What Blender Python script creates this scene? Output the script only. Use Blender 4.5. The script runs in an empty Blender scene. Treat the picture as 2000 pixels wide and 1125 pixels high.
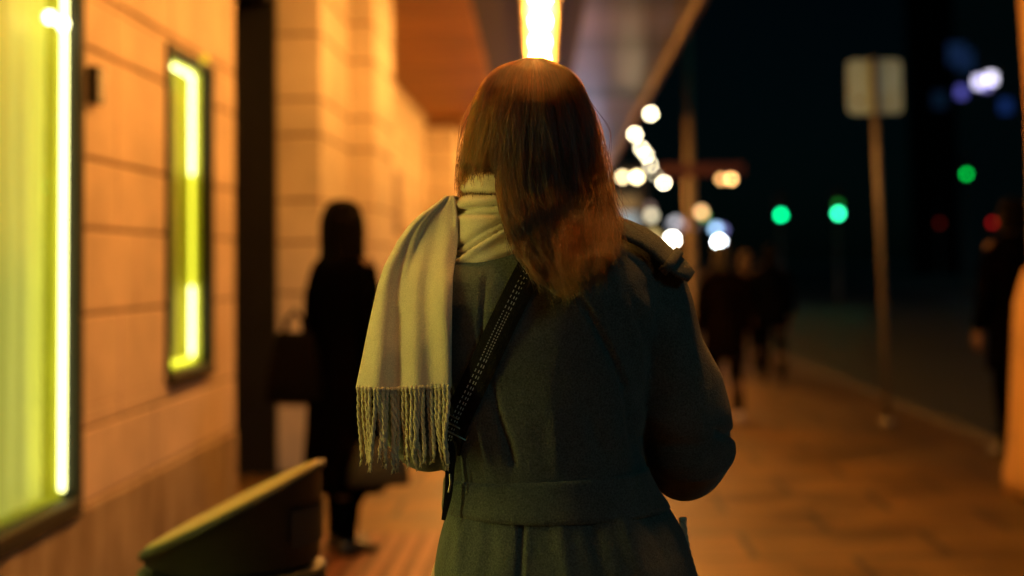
import bpy, bmesh, math, random
import numpy as np
from mathutils import Vector, Matrix, Euler
from mathutils.bvhtree import BVHTree
R = math.radians
random.seed(7); rng = np.random.default_rng(7)
sc = bpy.context.scene
COL = sc.collection

# ------------------------------------------------------------------ camera
F = 2778.0                                   # 50 mm lens on a 2000 px wide frame
CAM = Vector((0, 0, 1.36))
VPX, VPY = 1085.0, 515.0                     # where the street's vanishing point sits
cam_d = bpy.data.cameras.new('camera'); cam = bpy.data.objects.new('camera', cam_d); COL.objects.link(cam)
sc.camera = cam
cam_d.lens = 50; cam_d.sensor_width = 36; cam_d.clip_end = 2000; cam_d.clip_start = 0.05
cam.location = CAM
ROT = Matrix.Rotation(R(90 + 3.2), 3, 'X') @ Matrix.Rotation(R(-0.8), 3, 'Z')
cam.rotation_euler = ROT.to_euler()
_d = ROT.transposed() @ Vector((0, 1, 0))
SX = (1000 + F * _d.x / -_d.z - VPX) / 2000
SY = (VPY - 562.5 + F * _d.y / -_d.z) / 2000
cam_d.shift_x = SX; cam_d.shift_y = SY
cam_d.dof.use_dof = True; cam_d.dof.focus_distance = 2.05; cam_d.dof.aperture_fstop = 1.9
cam_d.dof.aperture_blades = 0

def ray(x, y):
    d = ROT @ Vector(((x - 1000 + 2000 * SX) / F, -(y - 562.5 - 2000 * SY) / F, -1))
    return d
def P(x, y, Y):                              # the point at street depth Y seen at photo pixel x, y
    d = ray(x, y)
    return CAM + d * (Y / d.y)
def PXY(p):                                  # photo pixel of a point
    v = ROT.transposed() @ (Vector(p) - CAM)
    return (1000 + F * v.x / -v.z - 2000 * SX, 562.5 - F * v.y / -v.z + 2000 * SY)

# ------------------------------------------------------------------ mesh helpers
class MB:
    def __init__(s): s.v = []; s.f = []; s.mi = []
    def add(s, vs, fs, m=0):
        n = len(s.v); s.v += [tuple(v) for v in vs]
        s.f += [tuple(i + n for i in f) for f in fs]; s.mi += [m] * len(fs)
    def box(s, a, b, bev=0, m=0):
        x0, y0, z0 = [min(p, q) for p, q in zip(a, b)]; x1, y1, z1 = [max(p, q) for p, q in zip(a, b)]
        if bev <= 0:
            s.add([(x0,y0,z0),(x1,y0,z0),(x1,y1,z0),(x0,y1,z0),(x0,y0,z1),(x1,y0,z1),(x1,y1,z1),(x0,y1,z1)],
                  [(0,3,2,1),(4,5,6,7),(0,1,5,4),(1,2,6,5),(2,3,7,6),(3,0,4,7)], m); return
        bm = bmesh.new(); bmesh.ops.create_cube(bm, size=1)
        for v in bm.verts: v.co = Vector(((x0+x1)/2 + v.co.x*(x1-x0), (y0+y1)/2 + v.co.y*(y1-y0), (z0+z1)/2 + v.co.z*(z1-z0)))
        bmesh.ops.bevel(bm, geom=bm.edges[:], offset=bev, segments=1, affect='EDGES')
        bm.verts.index_update()
        s.add([v.co[:] for v in bm.verts], [[v.index for v in f.verts] for f in bm.faces], m); bm.free()
    def loft(s, rings, caps=True, closed=True, m=0):
        n = len(rings[0]); vs = [p for r in rings for p in r]; fs = []
        for i in range(len(rings) - 1):
            for k in range(n if closed else n - 1):
                a = i*n + k; b = i*n + (k+1) % n
                fs.append((a, b, b + n, a + n))
        if caps and closed:
            fs.append(tuple(range(n))[::-1]); fs.append(tuple(range((len(rings)-1)*n, len(rings)*n)))
        s.add(vs, fs, m)
    def tube(s, pts, rad, n=10, caps=True, round_ends=False, flat=None, m=0):
        pts = [Vector(p) for p in pts]
        if not hasattr(rad, '__len__'): rad = [rad] * len(pts)
        rad = list(rad)
        if round_ends:
            d0 = (pts[0] - pts[1]).normalized(); d1 = (pts[-1] - pts[-2]).normalized()
            r0, r1 = rad[0], rad[-1]
            for a, sgn in ((35, 1), (62, 1), (82, 1)):
                pts.insert(0, pts[0] * 0 + (pts[0] if a == 35 else base0) + d0 * r0 * math.sin(R(a))) if False else None
            b0, b1 = pts[0].copy(), pts[-1].copy()
            pre = [(b0 + d0 * r0 * math.sin(R(a)), r0 * math.cos(R(a))) for a in (85, 62, 35)]
            post = [(b1 + d1 * r1 * math.sin(R(a)), r1 * math.cos(R(a))) for a in (35, 62, 85)]
            pts = [p for p, _ in pre] + pts + [p for p, _ in post]
            rad = [r for _, r in pre] + rad + [r for _, r in post]
        rings = []; up = None
        for i, p in enumerate(pts):
            t = (pts[min(i+1, len(pts)-1)] - pts[max(i-1, 0)]).normalized()
            if up is None:
                up = Vector((0, 1, 0)) if abs(t.y) < .8 else Vector((0, 0, 1))
            up = (up - t * up.dot(t)).normalized(); sd = t.cross(up)
            rings.append([p + (up * math.cos(2*math.pi*k/n) + sd * math.sin(2*math.pi*k/n)) * rad[i] for k in range(n)])
        s.loft(rings, caps, m=m)
    def ball(s, c, r, seg=14, rings=9, m=0):
        if not hasattr(r, '__len__'): r = (r, r, r)
        c = Vector(c); rg = []
        for i in range(1, rings):
            a = math.pi * i / rings
            rg.append([c + Vector((r[0]*math.sin(a)*math.cos(2*math.pi*k/seg), r[1]*math.sin(a)*math.sin(2*math.pi*k/seg), -r[2]*math.cos(a))) for k in range(seg)])
        n0 = len(s.v); s.loft(rg, False, m=m)
        b = len(s.v); s.v += [tuple(c - Vector((0,0,r[2]))), tuple(c + Vector((0,0,r[2])))]
        for k in range(seg):
            s.f.append((b, n0 + (k+1) % seg, n0 + k)); s.mi.append(m)
            t = n0 + (rings-2)*seg
            s.f.append((b+1, t + k, t + (k+1) % seg)); s.mi.append(m)
    def lathe(s, c, prof, n=24, m=0, caps=True):
        c = Vector(c)
        s.loft([[c + Vector((r*math.cos(2*math.pi*k/n), r*math.sin(2*math.pi*k/n), z)) for k in range(n)] for r, z in prof], caps, m=m)
    def grid(s, rows, m=0):
        s.loft(rows, False, False, m)
    def build(s, name, mat, parent=None, smooth=False, origin=None):
        me = bpy.data.meshes.new(name)
        o = Vector(origin) if origin is not None else Vector((0,0,0))
        me.from_pydata([tuple(Vector(v) - o) for v in s.v], [], s.f)
        return link(name, me, mat, parent, smooth, s.mi)
def link(name, me, mat, parent=None, smooth=False, mi=None):
    for m in (mat if isinstance(mat, (list, tuple)) else [mat]): me.materials.append(m)
    if isinstance(mat, (list, tuple)) and mi: me.polygons.foreach_set('material_index', mi)
    if smooth: me.polygons.foreach_set('use_smooth', [True] * len(me.polygons))
    bm = bmesh.new(); bm.from_mesh(me); bmesh.ops.recalc_face_normals(bm, faces=bm.faces[:]); bm.to_mesh(me); bm.free()
    me.update()
    ob = bpy.data.objects.new(name, me); COL.objects.link(ob)
    if parent is not None: ob.parent = parent
    return ob
def empty(name, loc=(0,0,0), label=None, cat=None, group=None, rz=0):
    o = bpy.data.objects.new(name, None); COL.objects.link(o); o.location = loc; o.rotation_euler.z = rz
    o.empty_display_size = .1
    return tag(o, label, cat, group)
def tag(o, label=None, cat=None, group=None, kind=None):
    if label: o['label'] = label
    if cat: o['category'] = cat
    if group: o['group'] = group
    if kind: o['kind'] = kind
    return o
def copy_tree(o, parent=None):
    c = o.copy(); COL.objects.link(c); c.parent = parent
    for ch in list(o.children): copy_tree(ch, c)
    return c
def remesh(mb, voxel, smooth=4, fac=.5):
    me = bpy.data.meshes.new('tmp'); me.from_pydata(mb.v, [], mb.f)
    bm = bmesh.new(); bm.from_mesh(me); bmesh.ops.recalc_face_normals(bm, faces=bm.faces[:]); bm.to_mesh(me); bm.free()
    ob = bpy.data.objects.new('tmp', me); COL.objects.link(ob)
    m = ob.modifiers.new('r', 'REMESH'); m.mode = 'VOXEL'; m.voxel_size = voxel
    if smooth:
        m2 = ob.modifiers.new('s', 'SMOOTH'); m2.iterations = smooth; m2.factor = fac
    bpy.context.view_layer.update()
    dg = bpy.context.evaluated_depsgraph_get()
    out = bpy.data.meshes.new_from_object(ob.evaluated_get(dg))
    bpy.data.objects.remove(ob); bpy.data.meshes.remove(me)
    return out
def coords(me):
    a = np.empty(len(me.vertices) * 3); me.vertices.foreach_get('co', a); return a.reshape(-1, 3)
def set_coords(me, a): me.vertices.foreach_set('co', a.ravel()); me.update()

# ------------------------------------------------------------------ materials
def mat(name, col, rough=.7, var=.25, scale=6, bump=0, bscale=60, metal=0, spec=.5, sheen=0, col2=None, stretch=(1,1,1), emit=None, estr=0, sheen_col=None, detail=6):
    m = bpy.data.materials.new(name); m.use_nodes = True; nt = m.node_tree; N = nt.nodes; L = nt.links
    b = N['Principled BSDF']; tc = N.new('ShaderNodeTexCoord'); mp = N.new('ShaderNodeMapping')
    mp.inputs['Scale'].default_value = stretch
    L.new(tc.outputs['Object'], mp.inputs[0])
    nz = N.new('ShaderNodeTexNoise'); nz.inputs['Scale'].default_value = scale; nz.inputs['Detail'].default_value = detail
    nz.inputs['Roughness'].default_value = .65
    L.new(mp.outputs[0], nz.inputs['Vector'])
    rp = N.new('ShaderNodeValToRGB'); c2 = col2 or tuple(c * (1 - var) for c in col); c1 = col if col2 else tuple(min(1, c * (1 + var * .5)) for c in col)
    rp.color_ramp.elements[0].position = .32; rp.color_ramp.elements[1].position = .68
    rp.color_ramp.elements[0].color = (*c2, 1); rp.color_ramp.elements[1].color = (*c1, 1)
    L.new(nz.outputs['Fac'], rp.inputs[0]); L.new(rp.outputs[0], b.inputs['Base Color'])
    b.inputs['Roughness'].default_value = rough; b.inputs['Metallic'].default_value = metal
    b.inputs['Specular IOR Level'].default_value = spec
    if sheen:
        b.inputs['Sheen Weight'].default_value = sheen; b.inputs['Sheen Roughness'].default_value = .45
        if sheen_col: b.inputs['Sheen Tint'].default_value = (*sheen_col, 1)
    if bump:
        n2 = N.new('ShaderNodeTexNoise'); n2.inputs['Scale'].default_value = bscale; n2.inputs['Detail'].default_value = 4
        L.new(mp.outputs[0], n2.inputs['Vector'])
        bp = N.new('ShaderNodeBump'); bp.inputs['Strength'].default_value = bump; bp.inputs['Distance'].default_value = .01
        L.new(n2.outputs['Fac'], bp.inputs['Height']); L.new(bp.outputs[0], b.inputs['Normal'])
    if emit:
        b.inputs['Emission Color'].default_value = (*emit, 1); b.inputs['Emission Strength'].default_value = estr
    return m
def glow(name, col, s):
    m = bpy.data.materials.new(name); m.use_nodes = True; N = m.node_tree.nodes; b = N['Principled BSDF']
    b.inputs['Base Color'].default_value = (*[min(1, c*.8) for c in col], 1); b.inputs['Roughness'].default_value = .4
    b.inputs['Emission Color'].default_value = (*col, 1); b.inputs['Emission Strength'].default_value = s
    return m
def glass(name, tint=(1,1,1)):
    m = bpy.data.materials.new(name); m.use_nodes = True; N = m.node_tree.nodes; L = m.node_tree.links
    N.remove(N['Principled BSDF'])
    t = N.new('ShaderNodeBsdfTransparent'); t.inputs[0].default_value = (*tint, 1)
    g = N.new('ShaderNodeBsdfGlossy'); g.inputs['Roughness'].default_value = .03
    fr = N.new('ShaderNodeFresnel'); fr.inputs[0].default_value = 1.3
    mx = N.new('ShaderNodeMixShader'); L.new(fr.outputs[0], mx.inputs[0]); L.new(t.outputs[0], mx.inputs[1]); L.new(g.outputs[0], mx.inputs[2])
    L.new(mx.outputs[0], N['Material Output'].inputs[0]); return m

M = {}
M['stone'] = mat('stone', (.76,.58,.47), .75, .22, 2.2, .25, 40, stretch=(1,1,1))
M['stone_pale'] = mat('stone_pale', (.72,.62,.52), .75, .2, 1.6, .2, 40)
M['plinth'] = mat('plinth', (.46,.36,.26), .8, .5, 3.5, .4, 30, col2=(.20,.13,.08), stretch=(1,1.6,.5))
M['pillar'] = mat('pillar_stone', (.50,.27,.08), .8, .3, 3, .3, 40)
M['mortar'] = mat('mortar', (.20,.10,.045), .9, .3)
M['black'] = mat('black_metal', (.010,.010,.011), .35, .3, 5)
M['black_matte'] = mat('black_matte', (.008,.008,.009), .7, .3, 5)
M['door'] = mat('door_black', (.008,.008,.009), .18, .3, 2)
M['window_back'] = mat('window_back', (.66,.66,.15), .6, .25, 1.2, stretch=(1,3,.5), col2=(.36,.35,.02), emit=(.88,.86,.13), estr=.46)
M['bulb_dim'] = glow('bulb_dim', (.8,.75,.05), .6)
M['window_back_dim'] = mat('window_back_dim', (.50,.42,.05), .6, .25, 1.2, stretch=(1,4,.35), col2=(.34,.27,.02), emit=(.80,.62,.05), estr=.12)
M['window_lining'] = mat('window_lining', (.6,.6,.08), .5, .15, 3)
M['pane'] = glass('pane')
LEDC = (.97, .96, .34)
M['led'] = glow('led', LEDC, 7); M['led_fill'] = glow('led', (1,.88,.24), 58); M['led_dim'] = glow('led_dim', (.95,.93,.05), 2.2)  # led_fill: only for the added strip on the unseen near jamb
M['spot'] = glow('spot', (1,.95,.5), 9)
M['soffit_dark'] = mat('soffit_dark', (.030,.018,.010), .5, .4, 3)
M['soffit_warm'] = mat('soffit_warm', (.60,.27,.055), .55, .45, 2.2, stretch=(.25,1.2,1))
M['fascia'] = mat('fascia', (.10,.05,.025), .5, .3, 4)
M['trough'] = mat('trough', (.8,.62,.35), .4, .1, 4)
M['bulb'] = glow('bulb', (1.0,.41,.072), 510)
M['metal_grey'] = mat('metal_grey', (.16,.14,.12), .45, .3, 8, metal=.3)
M['dark_metal'] = mat('dark_metal', (.02,.02,.02), .5, .3, 8)
M['sign_back'] = mat('sign_back', (.36,.62,1.0), .5, .25, 3, col2=(.32,.50,.72))
M['road'] = mat('road', (.020,.026,.025), .5, .35, 1.4, .3, 90)
M['kerb'] = mat('kerb', (.05,.042,.03), .9, .3, 3)
M['ground'] = mat('ground', (.04,.042,.04), .9, .4, .3)
M['tree_bark'] = mat('tree_bark', (.05,.04,.03), .9)
M['concrete'] = mat('concrete', (.10,.10,.10), .85, .3, .8)

def soffit_metal():
    m = bpy.data.materials.new('soffit_panel'); m.use_nodes = True; nt = m.node_tree; N = nt.nodes; L = nt.links; b = N['Principled BSDF']
    tc = N.new('ShaderNodeTexCoord'); sp = N.new('ShaderNodeSeparateXYZ'); L.new(tc.outputs['Object'], sp.inputs[0])
    nz = N.new('ShaderNodeTexNoise'); nz.noise_dimensions = '1D'; nz.inputs['Scale'].default_value = .55; nz.inputs['Detail'].default_value = 3
    L.new(sp.outputs['Y'], nz.inputs['W'])
    r = N.new('ShaderNodeValToRGB'); r.color_ramp.elements[0].position = .38; r.color_ramp.elements[1].position = .6
    r.color_ramp.elements[0].color = (.02,.016,.018,1); r.color_ramp.elements[1].color = (.36,.34,.42,1)
    L.new(nz.outputs['Fac'], r.inputs[0]); L.new(r.outputs[0], b.inputs['Base Color'])
    b.inputs['Metallic'].default_value = .75; b.inputs['Roughness'].default_value = .28
    return m
M['soffit_panel'] = soffit_metal()

def pavement_mat():
    m = bpy.data.materials.new('paving'); m.use_nodes = True; nt = m.node_tree; N = nt.nodes; L = nt.links; b = N['Principled BSDF']
    tc = N.new('ShaderNodeTexCoord')
    br = N.new('ShaderNodeTexBrick'); br.inputs['Scale'].default_value = 1; br.offset = .5
    br.inputs['Brick Width'].default_value = .9; br.inputs['Row Height'].default_value = .6; br.inputs['Mortar Size'].default_value = .024
    br.inputs['Color1'].default_value = (.19,.10,.018,1); br.inputs['Color2'].default_value = (.125,.068,.013,1); br.inputs['Mortar'].default_value = (.03,.014,.006,1)
    br.inputs['Mortar Smooth'].default_value = .3
    L.new(tc.outputs['Object'], br.inputs['Vector'])
    nz = N.new('ShaderNodeTexNoise'); nz.inputs['Scale'].default_value = 1.3; nz.inputs['Detail'].default_value = 7; nz.inputs['Roughness'].default_value = .62
    L.new(tc.outputs['Object'], nz.inputs['Vector'])
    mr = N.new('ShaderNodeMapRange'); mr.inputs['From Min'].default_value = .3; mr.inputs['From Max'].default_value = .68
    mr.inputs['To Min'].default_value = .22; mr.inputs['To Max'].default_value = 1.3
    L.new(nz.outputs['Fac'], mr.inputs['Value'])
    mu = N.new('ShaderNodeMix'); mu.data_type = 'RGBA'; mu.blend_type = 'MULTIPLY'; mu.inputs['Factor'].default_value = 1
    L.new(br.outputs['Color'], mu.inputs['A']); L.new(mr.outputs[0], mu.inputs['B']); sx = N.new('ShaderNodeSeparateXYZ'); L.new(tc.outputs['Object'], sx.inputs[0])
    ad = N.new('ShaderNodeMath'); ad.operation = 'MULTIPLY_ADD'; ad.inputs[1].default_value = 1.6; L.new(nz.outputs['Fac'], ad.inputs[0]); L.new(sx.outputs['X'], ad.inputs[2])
    kr = N.new('ShaderNodeMapRange'); kr.inputs['From Min'].default_value = 2.6; kr.inputs['From Max'].default_value = 3.6; kr.inputs['To Min'].default_value = 1; kr.inputs['To Max'].default_value = .38  # colour darkens towards the kerb, painting in the light falloff and shadows
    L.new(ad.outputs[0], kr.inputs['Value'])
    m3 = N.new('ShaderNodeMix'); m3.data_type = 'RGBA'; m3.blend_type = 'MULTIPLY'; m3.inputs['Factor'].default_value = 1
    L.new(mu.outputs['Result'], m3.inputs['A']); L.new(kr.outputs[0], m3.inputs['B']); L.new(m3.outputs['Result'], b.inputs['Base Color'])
    r2 = N.new('ShaderNodeMapRange'); r2.inputs['To Min'].default_value = .32; r2.inputs['To Max'].default_value = .7
    L.new(nz.outputs['Fac'], r2.inputs['Value']); L.new(r2.outputs[0], b.inputs['Roughness'])
    bp = N.new('ShaderNodeBump'); bp.inputs['Strength'].default_value = .3; bp.inputs['Distance'].default_value = .01
    L.new(mr.outputs[0], bp.inputs['Height']); L.new(bp.outputs[0], b.inputs['Normal'])
    return m
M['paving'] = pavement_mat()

# ------------------------------------------------------------------ world and moonlight
w = bpy.data.worlds.new('World'); sc.world = w; w.use_nodes = True; WN = w.node_tree.nodes; WL = w.node_tree.links
SUN_EL, SUN_ROT = R(26), R(180 - 40)         # cool light of the open street, behind and to the right of the camera
sky = WN.new('ShaderNodeTexSky'); sky.sky_type = 'NISHITA'; sky.sun_disc = False
sky.sun_elevation = SUN_EL; sky.sun_rotation = SUN_ROT
tint = WN.new('ShaderNodeMix'); tint.data_type = 'RGBA'; tint.blend_type = 'MULTIPLY'; tint.inputs['Factor'].default_value = 1
tint.inputs['B'].default_value = (.18,.72,.85,1)
WL.new(sky.outputs[0], tint.inputs['A']); WL.new(tint.outputs['Result'], WN['Background'].inputs[0])
WN['Background'].inputs[1].default_value = .00045
sd = bpy.data.lights.new('moon', 'SUN'); so = bpy.data.objects.new('moon', sd); COL.objects.link(so)
sd.energy = .135; sd.angle = R(14); sd.color = (.20,.92,1.0)
_sv = Vector((math.sin(SUN_ROT) * math.cos(SUN_EL), math.cos(SUN_ROT) * math.cos(SUN_EL), math.sin(SUN_EL)))
so.rotation_euler = (-_sv).to_track_quat('-Z', 'Y').to_euler(); so.location = (3, -3, 6)

# ------------------------------------------------------------------ ground
XW = -1.85                                    # street face of the shop wall
KERB = 3.3
mb = MB(); mb.add([(-400,-60,-.16),(400,-60,-.16),(400,900,-.16),(-400,900,-.16)], [(0,1,2,3)])
tag(mb.build('ground', M['ground']), kind='structure')
# the kerb runs straight and then bends right with the street
def kerb_x(y): return KERB + (0 if y < 30 else (y - 30) ** 2 * .0012)
ys = [-6, 0, 6, 12, 18, 24, 30, 36, 44, 52, 62, 74, 90, 110, 130]
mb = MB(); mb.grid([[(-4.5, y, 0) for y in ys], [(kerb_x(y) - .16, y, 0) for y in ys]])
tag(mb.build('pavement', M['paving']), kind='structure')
mb = MB(); mb.grid([[(kerb_x(y) - .16, y, -.16) for y in ys], [(kerb_x(y) - .16, y, .004) for y in ys], [(kerb_x(y), y, .004) for y in ys], [(kerb_x(y), y, -.16) for y in ys]])
tag(mb.build('kerb', M['kerb']), kind='structure')
mb = MB(); mb.grid([[(kerb_x(y) + .001, y, -.145) for y in ys], [(kerb_x(y) + 12, y, -.145) for y in ys]])
tag(mb.build('road', M['road']), kind='structure')
mb = MB(); mb.box((15.5 + 0, -6, -.3), (15.68, 40, 0)); mb.box((15.68, -6, -.3), (24, 40, -.004))
tag(mb.build('pavement_far', M['concrete']), kind='structure')

# ------------------------------------------------------------------ the lit shop building
CZ = [0, .445, .737, 1.185, 1.525, 1.806, 2.247, 2.49, 2.93, 3.22, 3.66, 4.4, 5.1, 6]
def block_wall(mb, x0, x1, y0, y1, holes=(), cuts=(), zmax=6, widths=(.9, 1.15), gap=.006, face='x', off=0, ymort=None, zmin=0):
    """stone courses on the plane x1 (facing +X) between y0 and y1, with openings left free"""
    zs = sorted(set([z for z in CZ if z < zmax and z > zmin] + [zmin, zmax] + [h[2] for h in holes] + [h[3] for h in holes]))
    zs = [z for z in zs if z <= zmax]
    for i in range(len(zs) - 1):
        za, zb = zs[i], zs[i+1]
        segs = [(y0, y1)]
        for (ha, hb, hz0, hz1) in holes:
            if za >= hz0 - 1e-6 and zb <= hz1 + 1e-6:
                ns = []
                for a, b in segs:
                    if hb <= a or ha >= b: ns.append((a, b)); continue
                    if ha > a: ns.append((a, ha))
                    if hb < b: ns.append((hb, b))
                segs = ns
        ga = gap if any(abs(za - z) < 1e-6 for z in CZ) else 0
        gb = gap if any(abs(zb - z) < 1e-6 for z in CZ) else 0
        course = max(k for k, z in enumerate(CZ) if z <= za + 1e-6)
        bw = widths[course % len(widths)]; ph = (course * .43) % bw
        joints = [y0 - 5 + ph + k * bw for k in range(int((y1 - y0 + 12) / bw))]
        for a, b in segs:
            mb.box((x0, a, za), (x1 - .012, b, zb), m=1)
            js = [a] + [j for j in joints if a + .12 < j < b - .12] + [b]
            for p, q in zip(js[:-1], js[1:]):
                mb.box((x1 - .03, p + (gap if p != a else 0), za + ga), (x1, q - (gap if q != b else 0), zb - gb), bev=.006, m=0)
bld = empty('shop_building', (XW, 4, 0), 'sandy stone shop building with yellow lit windows along the left side', 'building')
BO = Vector((XW, 4, 0))
WA = (1.70, 5.54, .445, 3.0); WB = (6.76, 7.66, .82, 2.45); DR = (8.22, 9.52, 0, 3.22)
mb = MB(); block_wall(mb, XW - .6, XW, -1.5, 9.52, [WA, WB, DR], zmin=.445)
mb.build('wall', [M['stone'], M['mortar']], bld, origin=BO)
mb = MB()
for a, b in ((-1.5, 8.22),):
    mb.box((XW - .6, a, 0), (XW + .012, b, .437), bev=.008)
mb.build('plinth', M['plinth'], bld, origin=BO)
def pilaster(x1, y0, y1, zmax=6):
    mb = MB()
    zs = [z for z in CZ if z < zmax] + [zmax]
    for za, zb in zip(zs[:-1], zs[1:]):
        mb.box((XW - .4, y0 + .012, za), (x1 - .012, y1 - .012, zb), m=1)
        mb.box((XW - .3, y0, za + .008), (x1, y1, zb - .008), bev=.008, m=0)
    return mb.build('pilaster', [M['stone_pale'], M['mortar']], bld, origin=BO)
pilaster(-1.56, 9.52, 10.84); pilaster(-1.366, 10.842, 12.1)
mb = MB(); block_wall(mb, -2.6, -1.98, 12.1, 22); mb.build('wall', [M['stone_pale'], M['mortar']], bld, origin=BO)
pilaster(-1.52, 22, 23.2, 3.5)
mb = MB(); block_wall(mb, -2.6, -1.98, 23.2, 46); mb.build('wall', [M['stone_pale'], M['mortar']], bld, origin=BO)
mb = MB(); mb.box((-2.0, 17.2, 1.75), (-1.955, 18.1, 2.55), bev=.01)
mb.build('shutter', mat('shutter', (.16,.07,.02), .6), bld, origin=BO)

def window(h, frame_w, depth, led_segments, back='window_back'):
    y0, y1, z0, z1 = h; xb = XW - depth
    fr = MB(); t = frame_w; tb = frame_w * 1.5
    for a, b in (((XW - .05, y1 - t, z0), (XW + .018, y1, z1)), ((XW - .05, y0, z0), (XW + .018, y0 + t, z1)),
                 ((XW - .05, y0 + t, z0 - tb + t), (XW + .03, y1 - t, z0 + t)), ((XW - .05, y0 + t, z1 - t), (XW + .018, y1 - t, z1))):
        fr.box(a, b, bev=.004)
    f = fr.build('window', M['black_matte'], bld, origin=BO)
    bk = MB()
    n = max(10, int((y1 - y0) / .03)); rows = []
    for z in np.linspace(z0, z1, 8):
        rows.append([(xb + .010 * math.sin(k * .9 + .6 * math.sin(k * .21)) + .006 * math.sin(k * .33 + z), y0 + (y1 - y0) * k / n, z) for k in range(n + 1)])
    bk.grid(rows); bk.build('back_panel', M[back], f, True, BO)
    li = MB()
    li.box((xb - .02, y1 - t - .002, z0 + t), (XW - .052, y1 - .001, z1 - t))
    li.box((xb - .02, y0 + .001, z0 + t), (XW - .052, y0 + t + .002, z1 - t))
    li.box((xb - .02, y0 + t, z0 + .001), (XW - .052, y1 - t, z0 + t + .002))
    li.box((xb - .02, y0 + t, z1 - t - .002), (XW - .052, y1 - t, z1 - .001))
    li.build('lining', M['window_lining'], f, origin=BO)
    pn = MB(); pn.add([(XW - .03, y0 + t, z0 + t), (XW - .03, y1 - t, z0 + t), (XW - .03, y1 - t, z1 - t), (XW - .03, y0 + t, z1 - t)], [(0,1,2,3)])
    pn.build('pane', M['pane'], f, origin=BO)
    for a, b, m in led_segments:
        s = MB(); s.box(a, b, bev=.004); s.build('led_strip', M[m], f, origin=BO)
    return f
y1 = WA[1] - .05
fA = window(WA, .045, .13, [((XW - .056, y1 - .015, .52), (XW - .036, y1, 2.94), 'led'), ((XW - .062, WA[0] + .05, .52), (XW - .036, WA[0] + .084, 2.94), 'led_fill')])  # second strip: unseen near jamb, added to light scarf and coat from the left
for yy in (5.27, 5.41):
    s = MB(); c = P(0, 0, 5); s.lathe((XW - .026, yy, 2.305), [(.003,.024),(.014,.02),(.021,.007),(.021,-.007),(.014,-.02),(.003,-.024)], 14)
    s.build('spot_lamp', M['spot'], fA, True, BO)
yb = WB[1] - .06
fB = window(WB, .04, .15, [((XW - .098, yb - .020, 1.86), (XW - .078, yb, 2.40), 'led'), ((XW - .098, yb - .020, 1.27), (XW - .078, yb, 1.858), 'led_dim'),
     ((XW - .098, yb - .020, .90), (XW - .078, yb, 1.268), 'led'), ((XW - .098, WB[0] + .05, 2.382), (XW - .078, yb - .022, 2.40), 'led'), ((XW - .10, WB[0] + .05, .87), (XW - .078, yb, .898), 'led_dim')], 'window_back_dim')
mb = MB(); mb.ball((XW + .05, 7.3, 2.44), .024); mb.build('bulb', M['bulb_dim'], fB, True, BO)
mb = MB(); mb.box((XW - .002, 5.60, 2.02), (XW + .05, 5.68, 2.17), bev=.006); mb.build('bracket', M['black'], bld, origin=BO)
# dark doorway
d = MB(); d.box((XW - .42, 8.23, 0), (XW - .36, 9.51, 3.2), bev=.01)
dr = d.build('door', M['door'], bld, origin=BO)
d = MB(); d.box((XW - .359, 8.23, 0), (XW - .02, 8.28, 3.2)); d.box((XW - .359, 9.45, 0), (XW - .005, 9.515, 3.2)); d.box((XW - .359, 8.28, 3.13), (XW - .02, 9.45, 3.2))
d.build('door_frame', M['black'], bld, origin=BO)
d = MB(); d.tube([(XW - .30, 8.45, .95), (XW - .30, 8.45, 1.5)], .015); d.build('handle', M['metal_grey'], dr, True, BO)

# ------------------------------------------------------------------ canopy over the pavement and its row of bulbs
CH = 3.66; CX0, CX1 = -1.98, 1.33; CY0, CY1 = .6, 46
can = empty('street_canopy', (0, 20, CH), 'long dark canopy roof above the pavement, reaching from the shop wall', 'canopy')
CO = Vector((0, 20, CH))
def skew(y): return -.0123 * (y - 12.4)              # the light trough runs a little askew to the kerb
def sbox(mb, x0, x1, z0, z1, sk0=True, sk1=True):
    v = []
    for z in (z0, z1):
        for x, y, k in ((x0, CY0, sk0), (x1, CY0, sk1), (x1, CY1, sk1), (x0, CY1, sk0)): v.append((x + (skew(y) if k else 0), y, z))
    mb.add(v, [(0,3,2,1),(4,5,6,7),(0,1,5,4),(1,2,6,5),(2,3,7,6),(3,0,4,7)])
mb = MB(); mb.box((CX0, CY0, CH + .12), (CX1, CY1, CH + .4)); mb.build('roof', M['soffit_dark'], can, origin=CO)
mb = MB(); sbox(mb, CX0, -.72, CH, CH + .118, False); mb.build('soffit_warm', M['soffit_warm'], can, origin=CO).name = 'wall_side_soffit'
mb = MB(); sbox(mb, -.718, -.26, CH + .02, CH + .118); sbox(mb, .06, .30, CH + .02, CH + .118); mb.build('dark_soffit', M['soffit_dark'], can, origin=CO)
mb = MB(); sbox(mb, .302, CX1 - .06, CH + .01, CH + .118, True, False); mb.build('street_side_soffit', M['soffit_panel'], can, origin=CO)
mb = MB(); mb.box((CX1 - .058, CY0, CH - .05), (CX1 + .02, CY1, CH + .42), bev=.008); mb.build('fascia', M['fascia'], can, origin=CO)
mb = MB(); mb.box((CX0, 22.0, CH - .16), (-1.35, 22.35, CH - .002)); mb.build('beam', mat('beam', (.25,.12,.05), .6), can, origin=CO)
sl = empty('strip_light', (-.115, 20, CH), 'bright row of warm bulbs in a trough under the canopy', 'strip light')
SO = Vector((-.115, 20, CH))
mb = MB()
for x0, x1, z0, z1 in ((-.258, -.23, CH - .03, CH + .118), (.03, .058, CH - .03, CH + .118), (-.228, .028, CH + .09, CH + .117)):
    sbox(mb, x0, x1, z0, z1)
mb.build('trough', M['trough'], sl, origin=SO)
y = 2.02; first = None
bm0 = MB(); bm0.ball((0,0,0), .07, 12, 8)
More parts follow.
